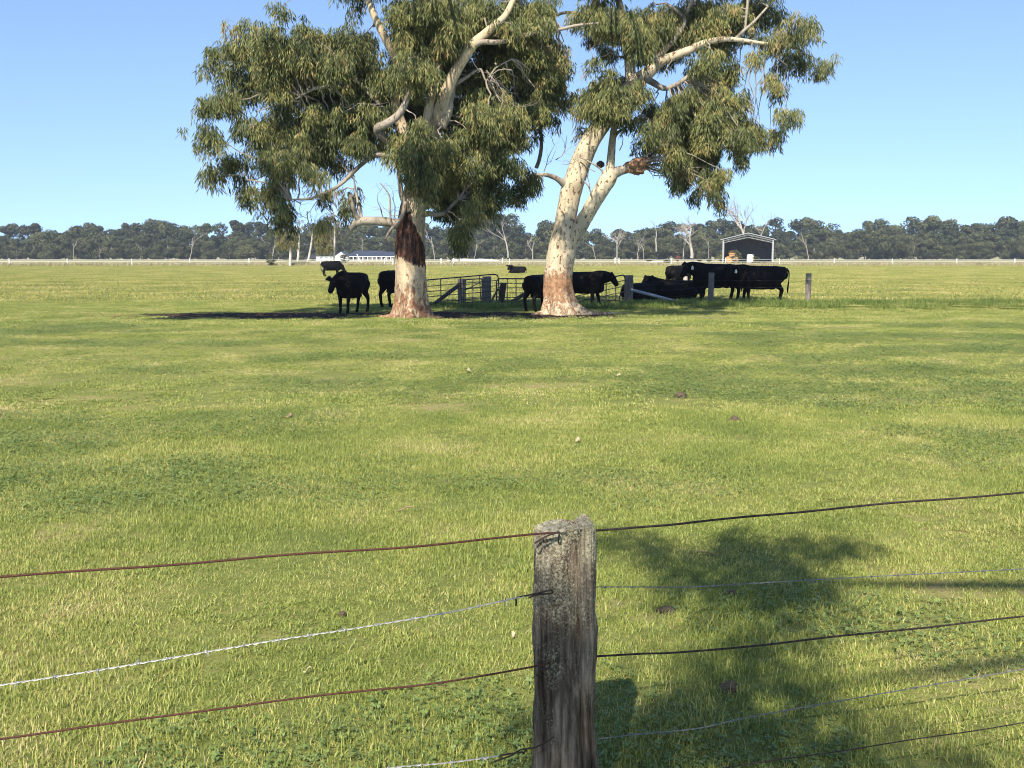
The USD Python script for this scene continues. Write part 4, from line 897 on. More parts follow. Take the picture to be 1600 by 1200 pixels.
def split_post():
    rows, cols = 300, 132
    zt = P(880, 830, PY)[2]
    Yp = PY
    left = [(812, 839), (830, 836), (900, 836), (960, 836), (1000, 835), (1060, 835), (1115, 836), (1130, 833), (1200, 832), (1400, 830)]
    right = [(812, 925), (830, 929), (900, 930), (960, 931), (985, 935), (1010, 935), (1060, 932), (1130, 931), (1200, 936), (1400, 939)]
    zz = np.linspace(-0.25, zt, rows)
    py = np.array([600 - FPX * math.tan(math.atan2(z - CAM_H, Yp) + PITCH) for z in zz])
    xl = np.array([P(np.interp(y, *zip(*left)), y, Yp)[0] for y in py]); xr = np.array([P(np.interp(y, *zip(*right)), y, Yp)[0] for y in py])
    th = np.linspace(0, 2 * np.pi, cols, endpoint=False)
    # rounded rectangle cross-section, front face towards the viewer
    e = 0.28
    cx = np.sign(np.cos(th)) * np.abs(np.cos(th)) ** e; cy = np.sign(np.sin(th)) * np.abs(np.sin(th)) ** e
    cx, cy = cx * 0.99, cy
    w = (xr - xl)[:, None] / 2; m = (xr + xl)[:, None] / 2
    X = m + w * cx[None]; Yy = PY + 0.075 + 0.075 * cy[None] + 0 * X
    Z = np.repeat(zz[:, None], cols, 1)
    u = X - m  # across
    q = np.stack([u * 60, Yy * 20, Z * 2.2], -1)
    g = meshkit.fbm(q, 4, 3); fine = meshkit.fbm(np.stack([u * 240, Yy * 80, Z * 5], -1), 3, 9); lump = meshkit.fbm(np.stack([X * 9, Yy * 9, Z * 4], -1), 3, 5)
    wob = 0.006 * np.sin(Z * 7) + 0.012 * (meshkit.noise(np.stack([Z * 3, 0 * Z, 0 * Z], -1), 2) - 0.5)
    crack = lambda x0, wd, dep, z0, z1: -dep * np.exp(-((u - x0 - wob) / wd) ** 2) / (1 + np.exp(-(Z - z0) * 60)) / (1 + np.exp((Z - z1) * 60))
    depth = 0.026 * (g - 0.5) + 0.014 * (fine - 0.5) + 0.018 * (lump - 0.5)
    front = crack(0.043, 0.0075, 0.055, 0.60, 1.1) + crack(0.047, 0.005, 0.035, 0.1, 0.70) + crack(-0.034, 0.005, 0.018, 0.5, 1.1) + crack(0.075, 0.003, 0.014, -0.1, 0.45) + crack(-0.07, 0.003, 0.012, -0.1, 0.75) + crack(-0.02, 0.003, 0.010, -0.2, 0.4) + crack(0.01, 0.0035, 0.008, 0.3, 0.7)
    nx, ny = np.cos(th)[None] * np.abs(cx)[None] ** 4, np.sin(th)[None]
    isfront = np.clip(-ny, 0, 1)
    X = X + nx * depth; Yy = Yy + np.sign(ny) * np.abs(ny) ** 0.5 * depth - isfront**0.3 * front
    top = Z > zt - 0.06
    V = np.stack([X, Yy, Z], -1)
    # ragged top: each column ends at its own height
    prof = lambda x: np.interp(x - PX, [-0.10, -0.06, -0.01, 0.03, 0.045, 0.06, 0.085, 0.1], [-0.030, -0.006, 0.006, -0.014, 0.003, 0.014, 0.006, -0.012])
    k = np.clip((V[..., 2] - (zt - 0.12)) / 0.12, 0, 1)
    V[..., 2] += k * (prof(V[..., 0]) + 0.012 * (meshkit.fbm(np.stack([V[..., 0] * 90, V[..., 1] * 60, 0 * X], -1), 3, 1) - 0.5))
    rings = [V]
    last = V[-1]; cen = last.mean(0)
    for s in np.linspace(0.9, 0.05, 16):
        r = cen + (last - cen) * s
        r[:, 2] = cen[2] * 0 + zt + prof(r[:, 0]) + 0.022 * (meshkit.fbm(np.stack([r[:, 0] * 60, r[:, 1] * 60, 0 * r[:, 0]], -1), 4, 6) - 0.5) - 0.006
        rings.append(r[None])
    V = np.concatenate(rings, 0); R = len(V)
    i, j = np.meshgrid(np.arange(R - 1), np.arange(cols), indexing='ij')
    a = i * cols + j; b = i * cols + (j + 1) % cols
    f = np.stack([a, b, b + cols, a + cols], -1).reshape(-1, 4)
    v = V.reshape(-1, 3)
    v = np.vstack([v, V[-1].mean(0)])
    jj = np.arange(cols)
    f3 = np.vstack([f[:, [0, 1, 2]], f[:, [0, 2, 3]], np.stack([(R - 1) * cols + jj, (R - 1) * cols + (jj + 1) % cols, np.full(cols, R * cols)], 1)])
    return v, f3


post = thing('split_timber_post', 'weathered split timber post crusted with lichen, nearest the viewer', 'fence post', (PX, PY + 0.07, 0))
obj('post_timber', split_post(), 'split_post', post, smooth=50, off=(PX, PY + 0.07, 0))
# moss and lichen tufts on the top
tufts = []
rr = np.random.default_rng(8)
for _ in range(46):
    x = PX + rr.uniform(-0.085, 0.088); y = PY + rr.uniform(0.0, 0.14)
    z = P(880, 830, PY)[2] + np.interp(x - PX, [-0.10, -0.06, -0.01, 0.03, 0.045, 0.06, 0.085, 0.1], [-0.030, -0.006, 0.006, -0.014, 0.003, 0.014, 0.006, -0.012]) - 0.006
    s = trimesh.creation.icosphere(2, 1.0)
    tufts.append((blob(np.array(s.vertices) * rr.uniform(0.004, 0.011) * np.array([1.2, 1.2, 0.8]), 0.004, 160.0, int(rr.integers(99))) + [x, y, z], np.array(s.faces)))
plain('lichen', (0.33, 0.31, 0.22), 0.95, noise=160, dark=0.4, bump=0.003)
for _ in range(70):
    x = PX + (rr.uniform(0.03, 0.088) if rr.random() < 0.65 else rr.uniform(-0.085, 0.03)); y = PY + rr.uniform(0.0, 0.12)
    z = P(880, 830, PY)[2] + np.interp(x - PX, [-0.10, -0.06, -0.01, 0.03, 0.045, 0.06, 0.085, 0.1], [-0.030, -0.006, 0.006, -0.014, 0.003, 0.014, 0.006, -0.012]) - 0.012
    g = rr.normal(0, 1, 3) * [1, 0.7, 0.4] + [0, 0, 0.7]; g /= np.linalg.norm(g); L = rr.uniform(0.012, 0.034)
    tufts.append(tube([(x, y, z), np.array([x, y, z]) + g * L * 0.6 + [0, 0, 0.006], np.array([x, y, z]) + g * L + rr.normal(0, 0.006, 3)], [0.0013, 0.001, 0.0005], 4, 8))
obj('lichen', cat(tufts), 'lichen', post, smooth=True, off=(PX, PY + 0.07, 0))


def ease(pts, n=60):
    return spline(np.array(pts), n)


def near_wire(label, px_pts, mat, r, barbed=False, backs=None, tie=None, tie_mat='dark_wire'):
    backs = backs or [0.0] * len(px_pts)
    p = np.array([fence_pt(a, b, c) for (a, b), c in zip(px_pts, backs)])
    o = p[len(p) // 2] * [1, 1, 0]
    w = thing('barbed_wire' if barbed else 'fence_wire', label, 'wire', tuple(o))
    q = ease(p, 160)
    rr = np.random.default_rng(int(abs(p[0, 2]) * 1e5))
    if not barbed:
        q = q + np.column_stack([np.zeros(160), np.zeros(160), 0.0016 * np.sin(np.arange(160) * 0.11 + rr.uniform(0, 6))])
        obj('strand', tube(q, r, 8, 160), mat, w, smooth=True, off=o)
    else:
        L = np.linalg.norm(np.diff(q, axis=0), axis=1).sum()
        n = 500
        q = ease(p, n); ph = np.linspace(0, L / 0.055 * 2 * np.pi, n)
        nrm = np.array([0.287, -0.958, 0])
        for s in (0, np.pi):
            obj('strand', tube(q + np.outer(np.cos(ph + s), nrm) * r * 0.9 + np.outer(np.sin(ph + s), [0, 0, 1.0]) * r * 0.9, r * 0.8, 5, n), mat, w, smooth=True, off=o)
        tdir = (q[-1] - q[0]) / np.linalg.norm(q[-1] - q[0])
        for d in np.arange(0.04, L - 0.05, 0.098):
            d = d + rr.uniform(-0.012, 0.012)
            c = q[int(np.clip(d / L * (n - 1), 0, n - 1))]
            prongs = []
            th = np.linspace(0, 4 * np.pi, 22); a0 = rr.uniform(0, 6.28)
            coil = c + np.outer(np.cos(th + a0), nrm) * r * 2.2 + np.outer(np.sin(th + a0), [0, 0, 1.0]) * r * 2.2 + np.outer(np.linspace(-0.005, 0.005, 22), tdir)
            prongs.append(tube(coil, r * 0.65, 4, 22))
            for _ in range(4):
                g = rr.normal(0, 1, 3); g -= tdir * (g @ tdir) * 0.7; g /= np.linalg.norm(g)
                prongs.append(tube([c, c + g * 0.016], [r * 0.7, r * 0.25], 4, 2))
            obj('barb', cat(prongs), mat, w, off=o)
    if tie:
        for k, rows in enumerate(tie):
            tp = np.array([fence_pt(a, b, c) for a, b, c in rows])
            obj('tie', tube(ease(tp, 24), 0.0028, 6, 24), tie_mat, w, smooth=True, off=o)
    return w


FB = -0.014   # just in front of the post's face
near_wire('rusty plain top wire running from the left to the near post', [(-60, 905), (180, 889), (416, 870), (640, 854), (760, 843), (838, 834.5), (872, 832)], 'rusty_wire', 0.0035, backs=[0, 0, 0, 0, 0, FB, FB],
          tie=[[(872, 829, FB), (874, 834, FB - 0.004), (872.5, 842, FB), (872.5, 848, 0.01)], [(872, 832, FB - 0.004), (858, 836, FB - 0.006), (846, 842, FB - 0.004), (835, 849, FB)]])
near_wire('pale barbed wire running from the left to the near post', [(-60, 1080), (180, 1043), (416, 1003), (560, 981), (700, 957), (790, 938), (832, 929)], 'galvanised_wire', 0.0017, True, backs=[0, 0, 0, 0, 0, 0, FB],
          tie=[[(806, 934, 0), (830, 929, FB), (848, 925, FB), (862, 922, FB), (863, 927, FB), (840, 929, FB), (826, 934, FB)], [(806, 934, 0), (806.5, 942, 0), (806, 947, 0)], [(862, 921, FB - 0.004), (863.5, 927, FB)]])
near_wire('rusty plain lower wire running from the left to the near post', [(-60, 1162), (180, 1130), (416, 1097), (640, 1072), (760, 1055), (830, 1043), (858, 1037)], 'rusty_wire', 0.0033, backs=[0, 0, 0, 0, 0, FB, FB],
          tie=[[(856, 1034, FB), (859, 1038, FB - 0.004), (857, 1044, FB), (846, 1046, FB - 0.003), (838, 1056, FB)]])
near_wire('pale barbed bottom wire left of the near post', [(380, 1238), (500, 1218), (610, 1200), (700, 1192), (780, 1181)], 'galvanised_wire', 0.0017, True,
          tie=[[(772, 1190, 0), (800, 1180, 0), (812, 1172, 0), (835, 1168, FB), (852, 1160, FB), (866, 1151, FB)], [(780, 1181, 0), (815, 1175, 0), (818, 1178, 0), (822, 1171, 0)]])
near_wire('dark plain top wire running right from the near post', [(925, 829), (1000, 823), (1060, 819), (1184, 806), (1400, 786), (1660, 765)], 'dark_wire', 0.0038, backs=[0.05, 0.05, 0.03, 0, 0, 0])
near_wire('thin grey barbed wire running right from the near post', [(925, 917), (990, 917), (1080, 917), (1184, 911), (1400, 899), (1660, 886)], 'dull_wire', 0.0013, True, backs=[0.05, 0.05, 0.03, 0, 0, 0])
near_wire('dark plain lower wire running right from the near post', [(928, 1025), (1000, 1022), (1060, 1020), (1184, 1008), (1400, 985), (1660, 957)], 'dark_wire', 0.0036, backs=[0.05, 0.05, 0.03, 0, 0, 0])
near_wire('thin grey barbed bottom wire running right from the near post', [(928, 1155), (1000, 1147), (1090, 1138), (1184, 1118), (1400, 1080), (1660, 1035)], 'dull_wire', 0.0013, True, backs=[0.05, 0.05, 0.03, 0, 0, 0])
near_wire('plain wire low in the corner below the barbed bottom wire at the right', [(1040, 1216), (1110, 1204), (1184, 1192), (1400, 1160), (1660, 1120)], 'dark_wire', 0.0022)

# ------------------------------------------------------------------ litter on the grass
def mound(label, px, py, wpx, h, name, category, mat, seed):
    Y = groundY(py); g = P(px, py, Y); r = wpx * Y / FPX / 2
    s = trimesh.creation.icosphere(4)
    v = np.array(s.vertices); v = blob(v * [r, r, h], min(r, h) * 0.55, 7.0 / r * 0.25, seed)
    obj(name, (v * [1, 1, 0.6] + [g[0], Y, float(ground_z(g[0], Y)) + 0.012], np.array(s.faces)), mat, smooth=True, label=label, cat=category)


for lb, px, py, w, h in (('dark round dung pat right of the near post beyond the lower wires', 1141, 1081, 30, 0.05), ('dry dung pat on the bare tuft between the upper right wires', 1040, 958, 26, 0.035), ('small dung pat just under the thin barbed wire at the right', 1143, 929, 14, 0.03),
                         ('brown dung pat in the middle of the paddock at the right', 1062, 622, 22, 0.09), ('dung pat near the right edge in the middle of the paddock', 1148, 658, 14, 0.07), ('tiny dung pat above the pale barbed wire at the left', 536, 967, 12, 0.03)):
    mound(lb, px, py, w, h, 'dung_pat', 'dung', 'dung', int(px))


def strip(label, px, py, lpx, ang, mat, name, category, w=0.02, seed=1, lift=0.028):
    Y = groundY(py); g = P(px, py, Y); L = lpx * Y / FPX
    rr = np.random.default_rng(seed); n = 9
    t = np.linspace(-0.5, 0.5, n); wid = w * np.sqrt(np.maximum(0.02, 1 - (2 * t) ** 2)) * rr.uniform(0.8, 1.2, n)
    x = t * L; y = 0.12 * L * np.sin(t * 3 + seed); z = lift + 0.012 * np.sin(t * 5 + seed)
    top = np.column_stack([x, y + wid, z + wid * 0.4]); bot = np.column_stack([x, y - wid, z + 0.004 * rr.random(n)]); mid = np.column_stack([x, y, z + wid * 0.8])
    v = np.vstack([top, mid, bot, top - [0, 0, 0.004], mid - [0, 0, 0.004], bot - [0, 0, 0.004]])
    f = []
    for k in range(n - 1):
        for a, b in ((0, n), (n, 2 * n)):
            f += [[a + k, b + k, b + k + 1, a + k + 1], [a + k + 3 * n + 1, b + k + 3 * n + 1, b + k + 3 * n, a + k + 3 * n]]
        f += [[k, k + 1, k + 3 * n + 1, k + 3 * n], [2 * n + k + 1, 2 * n + k, 5 * n + k, 5 * n + k + 1]]
    c, s = math.cos(ang), math.sin(ang)
    v = v @ np.array([[c, s, 0], [-s, c, 0], [0, 0, 1.0]]) + [g[0], Y, float(ground_z(g[0], Y))]
    obj(name, (v, np.array(f)), mat, smooth=True, label=label, cat=category)


for k, (lb, px, py, l, ang, mat, nm, w) in enumerate((
        ('curled pale bark strip lying in the grass at the left in mid paddock', 452, 656, 14, 0.5, 'bark_strip', 'bark_strip', 0.03),
        ('cream fallen leaf on the grass in the middle of the paddock right of centre', 903, 696, 9, 0.2, 'pale_leaf', 'fallen_leaf', 0.03),
        ('thin pale strip of bark in the grass below the forked tree', 968, 591, 10, 0.4, 'pale_leaf', 'bark_strip', 0.025),
        ('white feather-like scrap on the grass below the gates', 733, 584, 7, 0.1, 'pale_leaf', 'pale_scrap', 0.06),
        ('long dry stick lying on the worn grass right of the forked tree', 1110, 498, 60, 0.05, 'bark_strip', 'fallen_stick', 0.02),
        ('short dry stick on the grass right of the forked tree roots', 1025, 510, 12, 0.2, 'bark_strip', 'fallen_stick', 0.02),
        ('pale dead leaf above the rusty lower wire at the left', 480, 1053, 14, -0.1, 'pale_leaf', 'fallen_leaf', 0.008),
        ('dead brown leaf on the grass above the pale barbed wire', 634, 802, 30, 0.1, 'bark_strip', 'fallen_leaf', 0.010),
        ('pale leaf scrap lying left of the near post beyond the lower wire', 803, 1004, 6, 1.0, 'pale_leaf', 'fallen_leaf', 0.01),
        ('dead twig on the shaded grass at the right above the thin barbed wire', 1105, 871, 40, 0.3, 'bark_strip', 'fallen_stick', 0.005))):
    strip(lb, px, py, l, ang, mat, nm, nm.replace('_', ' ').split()[-1], w, k)

# ------------------------------------------------------------------ far fence, house, sheds, bushes
fp = UsdGeom.Xform.Define(stage, '/World/Looks/far_post_form') if False else None
first = None
POST_WHERE = ['at the far left end', 'second from the left end', 'third from the left end', 'fourth from the left end', 'just left of the grey-green bush', 'before the low white shed, left of the slim gum',
              'close beside the left big trunk, the farther one', 'touching the left edge of the left big trunk', 'right of the left big trunk', 'second right of the left big trunk', 'left of the lone lying cow', 'above the lone lying cow', 'hidden behind the forked trunk',
              'tallest, in front of the arching leafless tree', 'thin one close beside the tallest post', 'touching the round dark bush', 'below the left corner of the hay shed', 'right of the hay shed', 'second right of the hay shed', 'third right of the hay shed', 'fourth right of the hay shed', 'last at the right']
for qi, (px, h) in enumerate(((20, 1.2), (110, 1.2), (210, 1.2), (300, 1.2), (392, 1.2), (503, 1.25), (602, 1.2), (615, 1.2), (690, 1.25), (709, 1.25), (785, 1.25), (796, 1.2), (868, 1.2), (960, 1.35), (966, 1.3), (1047, 1.25), (1131, 1.3), (1215, 1.2), (1300, 1.2), (1390, 1.2), (1490, 1.2), (1580, 1.2))):
    x = (px - 800) / FPX * FENCE_Y
    lb = 'white far fence post ' + POST_WHERE[qi]
    if first is None:
        first = thing('far_fence_post', lb, 'fence post', (x, FENCE_Y, 0), 0, 1.0, 'posts of the far white fence')
        obj('post_shaft', tube([(0, 0, -0.2), (0, 0, 1.2), (0, 0, 1.23)], [0.075, 0.07, 0.04], 8, 12), 'white_paint', first)
        obj('insulator', trimesh.creation.cylinder(0.03, 0.2, transform=trimesh.transformations.translation_matrix([0, -0.08, 1.0])), 'white_paint', first)
    else:
        copy_of(first, 'far_fence_post', lb, 'fence post', (x, FENCE_Y, 0), 0, (1, 1, h / 1.2), 'posts of the far white fence')
for k, z in enumerate((0.35, 0.7, 1.08)):
    obj('fence_wire', tube([(-100, FENCE_Y - 0.09, z), (0, FENCE_Y - 0.09, z - 0.02), (100, FENCE_Y - 0.09, z)], 0.020, 4, 12), 'white_paint', label=('lowest', 'middle', 'top')[k] + ' wire of the far white fence', cat='wire')
o = P(560, 398, FENCE_Y + 2)
pole = thing('leaning_pole', 'thin white pole leaning beside the far fence in front of the house', 'pole', (P(566, 415, FENCE_Y + 2)[0], FENCE_Y + 2, 0))
obj('pole_shaft', tube([P(567, 416, FENCE_Y + 2), P(558, 398, FENCE_Y + 2)], 0.07, 8, 4), 'white_paint', pole, off=(P(566, 415, FENCE_Y + 2)[0], FENCE_Y + 2, 0))
obj('pole_cap', trimesh.creation.icosphere(2, 0.09).apply_translation(P(558, 398, FENCE_Y + 2) - [P(566, 415, FENCE_Y + 2)[0], FENCE_Y + 2, 0]), 'white_paint', pole)


def prism(poly, y0, y1):
    n = len(poly)
    a = np.array([(x, y0, z) for x, z in poly]); b = np.array([(x, y1, z) for x, z in poly])
    f = [[0, i, i + 1] for i in range(1, n - 1)] + [[n, n + i + 1, n + i] for i in range(1, n - 1)]
    for i in range(n):
        k = (i + 1) % n; f += [[i, n + i, n + k], [i, n + k, k]]
    return np.vstack([a, b]), np.array(f)


def house():
    Y = 380.0; s = Y / FPX; gz = float(ground_z(0, Y))
    X = lambda px: (px - 572) * s
    h = thing('house', 'long low white house with a dark slate-blue roof behind the far fence', 'house', ((572 - 800) * s, Y, gz))
    Zp = lambda py: CAM_H + (398 - py) * s - gz
    eave, ridge = Zp(399.7), Zp(391.5)
    obj('wall', box((X(546), 0, 0), (X(650), 7, eave)), 'cream_brick', h)
    # hipped main roof
    a = [(X(544), -1.6, eave - 0.1), (X(652), -1.6, eave - 0.1), (X(652), 8.6, eave - 0.1), (X(544), 8.6, eave - 0.1), (X(556), 3.5, ridge), (X(592), 3.5, ridge), (X(600), 3.5, ridge - 0.45), (X(640), 3.5, ridge - 0.45)]
    obj('roof', (np.array(a), np.array([[0, 1, 7], [0, 7, 6], [0, 6, 5], [0, 5, 4], [1, 2, 7], [2, 3, 4], [2, 4, 5], [2, 5, 6], [2, 6, 7], [3, 0, 4], [0, 3, 2], [0, 2, 1]])), 'slate_roof', h)
    obj('fascia', box((X(547), -1.64, eave - 0.34), (X(652), -1.6, eave - 0.1)), 'white_paint', h)
    # front gable wing
    g0, g1 = X(526.5), X(546.8); gm = X(536.5); ge = Zp(400)
    obj('gable_wall', prism([(g0, 0), (g1, 0), (g1, ge), (gm, Zp(393.6)), (g0, ge)], -2.4, 5), 'white_paint', h)
    for (x0, x1, z0, z1) in ((g0 - 0.4, gm, ge - 0.2, Zp(393.0)), (gm, g1 + 0.4, Zp(393.0), ge - 0.2)):
        obj('gable_roof', prism([(x0, z0), (x1, z1), (x1, z1 + 0.12), (x0, z0 + 0.12)], -2.7, 5.2), 'slate_roof', h)
    d = obj('door', box((X(540.5), -2.45, 0.0), (X(543.2), -2.38, 1.75)), 'window_glass', h)
    obj('door_frame', box((X(540.2), -2.47, 1.75), (X(543.5), -2.37, 1.87)), 'white_paint', d)
    for px in (549.5, 555, 566, 573, 582, 590.5, 600, 609, 618, 627, 640):
        w = obj('window', box((X(px), -0.06, 0.35), (X(px + 2.6), 0.02, eave - 0.45)), 'window_glass', h)
        obj('window_frame', box((X(px) - 0.08, -0.09, 0.25), (X(px + 2.6) + 0.08, 0.0, 0.35)), 'white_paint', w)
    for px in np.arange(548, 650, 7.2):
        obj('verandah_post', box((X(px) - 0.11, -1.6, 0), (X(px) + 0.11, -1.38, eave - 0.3)), 'white_paint', h)
    obj('verandah_floor', box((X(547), -1.7, -0.1), (X(650), 0, 0.12)), 'cream_brick', h)
    g = thing('low_shed', 'low white shed joined up to the left of the house', 'shed', ((512 - 800) * s, Y - 1, gz))
    obj('wall', box((-15 * s, 0, 0), (14.3 * s, 5, Zp(401))), 'white_paint', g)
    obj('roof', prism([(-15.5 * s, Zp(401)), (14.8 * s, Zp(400.5)), (14.8 * s, Zp(399.8)), (-15.5 * s, Zp(400.3))], -0.4, 5.4), 'shed_steel', g)
    for q in (-9, -1, 6): obj('roller_door', box((q * s, -0.05, 0), ((q + 4) * s, 0.01, 1.5)), 'shed_steel', g)
    k = thing('dark_shed', 'dark hip-roofed shed at the far left of the house', 'shed', ((482 - 800) * s, Y + 12, gz))
    obj('wall', box((-14 * s, 0, 0), (14 * s, 6, Zp(403))), 'shed_wall', k)
    obj('roof', (np.array([(-16 * s, -0.6, Zp(403.2)), (16 * s, -0.6, Zp(403.2)), (16 * s, 6.6, Zp(403.2)), (-16 * s, 6.6, Zp(403.2)), (-6 * s, 3, Zp(397.5)), (6 * s, 3, Zp(397.5))]), np.array([[0, 1, 5], [0, 5, 4], [1, 2, 5], [2, 3, 4], [2, 4, 5], [3, 0, 4], [0, 3, 2], [0, 2, 1]])), 'dark_roof', k)
    obj('shed_door', box((-3 * s, -0.06, 0), (2 * s, 0.01, 1.5)), 'window_glass', k)


house()


def farm_shed():
    Y = 228.0; s = Y / FPX
    X0, X1, XM = (1127 - 800) * s, (1204 - 800) * s, (1165.5 - 800) * s
    Z = lambda py: CAM_H + (398 - py) * s
    o = np.array([XM, Y, 0]); TH = -math.atan2(XM, Y); rot = lambda q: np.array([math.cos(TH) * q[0] - math.sin(TH) * q[1], math.sin(TH) * q[0] + math.cos(TH) * q[1], q[2]])
    h = thing('farm_shed', 'open-fronted grey steel hay shed with a low gable roof at the right', 'shed', tuple(o), TH)
    e, r = Z(374.5), Z(365.2); a, b = X0 - XM, X1 - XM; D = 16.0
    for x in (a + 0.12, b - 0.12):
        for k in range(4): obj('column', box((x - 0.13, k * D / 3 - 0.13 + (0.0 if k < 3 else -0.2), 0), (x + 0.13, k * D / 3 + 0.13 - (0.0 if k < 3 else 0.2), e - 0.05)), 'shed_steel', h)
    obj('wall', box((a + 0.3, D, 0), (b - 0.3, D + 0.08, e)), 'shed_wall', h)
    for x in (a, b): obj('wall', box((x - 0.04 + (0.30 if x < 0 else -0.30), 0.3, 0.4), (x + 0.04 + (0.30 if x < 0 else -0.30), D, e - 0.1)), 'shed_wall', h)
    obj('wall', prism([(a + 0.3, e), (b - 0.3, e), (0, r - 0.1)], D, D + 0.06), 'shed_wall', h)
    for p, q in (((a - 0.5, e - 0.12), (0, r)), ((0, r), (b + 0.5, e - 0.12))):
        obj('roof', prism([p, q, (q[0], q[1] + 0.14), (p[0], p[1] + 0.14)], -0.4, D + 0.5), 'shed_steel', h)
    for k in (0, 1, 2):
        y = k * D / 3
        obj('rafter', cat([bar((a, y, e - 0.3), (0, y, r - 0.3), 0.12, 0.25), bar((0, y, r - 0.3), (b, y, e - 0.3), 0.12, 0.25), bar((a, y, e - 0.75), (0, y, r - 0.9), 0.07, 0.1), bar((0, y, r - 0.9), (b, y, e - 0.75), 0.07, 0.1)] +
                          [bar((u * a, y, e - 0.75 + (1 - u) * (r - e - 0.15)), ((u - 0.1) * a, y, e - 0.3 + (1.1 - u) * (r - e)), 0.05, 0.05) for u in np.arange(0.2, 1, 0.2)] + [bar((u * b, y, e - 0.75 + (1 - u) * (r - e - 0.15)), ((u - 0.1) * b, y, e - 0.3 + (1.1 - u) * (r - e)), 0.05, 0.05) for u in np.arange(0.2, 1, 0.2)]), 'shed_steel', h)
    for k, (x, y, z) in enumerate(((a + 1.3, 3.0, 0.75), (a + 2.6, 4.2, 0.75), (a + 1.9, 3.8, 2.1))):
        m = trimesh.creation.cylinder(0.75, 1.25, sections=24).subdivide(); m.apply_transform(trimesh.transformations.rotation_matrix(np.pi / 2, [1, 0, 0])); v = blob(np.array(m.vertices), 0.06, 4.0, k) + o + rot([x, y, z])
        obj('hay_bale', (v, m.faces), 'hay', smooth=40, label=('orange round hay bale at the front left inside the open shed', 'orange round hay bale behind the front one in the open shed', 'round hay bale stacked on top of the others in the open shed')[k], cat='hay bale')
    w = thing('plastic_tank', 'pale grey tank standing inside the open shed', 'tank', tuple(o + rot([0.6, 5, 0])))
    obj('tank_body', trimesh.creation.cylinder(0.8, 1.6, sections=28, transform=trimesh.transformations.translation_matrix([0, 0, 1.2])), 'white_paint', w, smooth=40)
    obj('tank_stand', box((-0.9, -0.9, 0.0), (0.9, 0.9, 0.4)), 'shed_steel', w)


farm_shed()


def bush(label, px, py, wpx, hpx, Y, mat, seed, name='bush', category='bush', stems=True, size=0.16):
    s = Y / FPX; gz = float(ground_z((px - 800) * s, Y)); x = (px - 800) * s
    t = thing(name, label, category, (x, Y, gz)); rr = np.random.default_rng(seed)
    a, b = wpx * s / 2, hpx * s; n = 50
    u = rr.normal(0, 1, (n, 3)); u /= np.linalg.norm(u, axis=1, keepdims=True); u *= rr.uniform(0.3, 1, (n, 1)) ** 0.5
    tops = u * [a * 0.9, a * 0.9, b * 0.42] + [0, 0, b * 0.52]
    sp = sprigs(tops, rr.uniform(0.15, 0.35, n) * a, rr.integers(25, 45, n), seed, size, size * 0.22, 0.2)
    tone(obj('leaves', sp, mat, t), len(sp[0]) // 4, 4, seed)
    obj('stems', cat([tube([(0, 0, -0.05), p * [0.4, 0.4, 0.5], p], [0.05, 0.03, 0.01], 4, 5, cap=False) for p in tops[:14]]), 'twig', t)


bush('grey-green bush beside the far fence at the left edge', 426, 418, 16, 19, 172, 'shrub_leaf', 1)
bush('dark bush behind the grazing cow near the far fence', 539, 415, 15, 20, 178, 'shrub_leaf', 2)
bush('round dark bush by the far fence left of the hay shed', 1041, 415, 13, 12, 177, 'shrub_leaf', 3)
bush('tall grey bush in front of the open hay shed', 1147, 414, 19, 26, 180, 'shrub_leaf', 4)
bush('grey bush at the right edge in front of the hay shed', 1178, 413, 14, 16, 180, 'shrub_leaf', 5)
bush('yellow-green bush at the left corner of the hay shed', 1125, 404, 14, 14, 240, 'yellow_shrub_leaf', 6)
bush('small reddish bush in the far garden left of the dead tree', 1058, 404, 7, 12, 260, 'red_shrub_leaf', 7)
bush('low dark bush in the far garden right of the dead tree', 1091, 404, 9, 8, 262, 'shrub_leaf', 8)
bush('low dark bush in the far garden beside the yellow-green bush', 1106, 405, 9, 7, 258, 'shrub_leaf', 9)
bush('low bush in the far garden at the foot of the leafless trees', 1013, 404, 12, 7, 262, 'shrub_leaf', 10)


def earth_bank(label, px0, px1, Y, h, mat, seed, name='earth_bank'):
    s = Y / FPX; a, b = (px0 - 800) * s, (px1 - 800) * s; n = 40
    u = np.linspace(0, 1, n); th = np.linspace(0, np.pi, 9)
    prof = np.sin(np.pi * u) ** 0.5
    X = a + (b - a) * u[:, None] + 0 * th[None]; Yy = Y - 2.5 * np.cos(th)[None] * prof[:, None]; Z = h * np.sin(th)[None] * prof[:, None] * (0.7 + 0.6 * meshkit.noise(np.stack([X * 0.3, Yy, 0 * X], -1), seed)) - 0.05 + float(ground_z(a, Y))
    i, j = np.meshgrid(np.arange(n - 1), np.arange(8), indexing='ij'); q = i * 9 + j
    obj(name, (np.stack([X, Yy, Z], -1).reshape(-1, 3), np.stack([q, q + 9, q + 10, q + 1], -1).reshape(-1, 4)), mat, smooth=True, label=label, cat='earth bank')


earth_bank('long low pale bank of bare earth in front of the distant trees', 698, 782, 340, 0.75, 'pale_soil', 1)
earth_bank('low pale bank of earth in front of the dead tree at the right', 1000, 1060, 262, 0.35, 'pale_soil', 2)

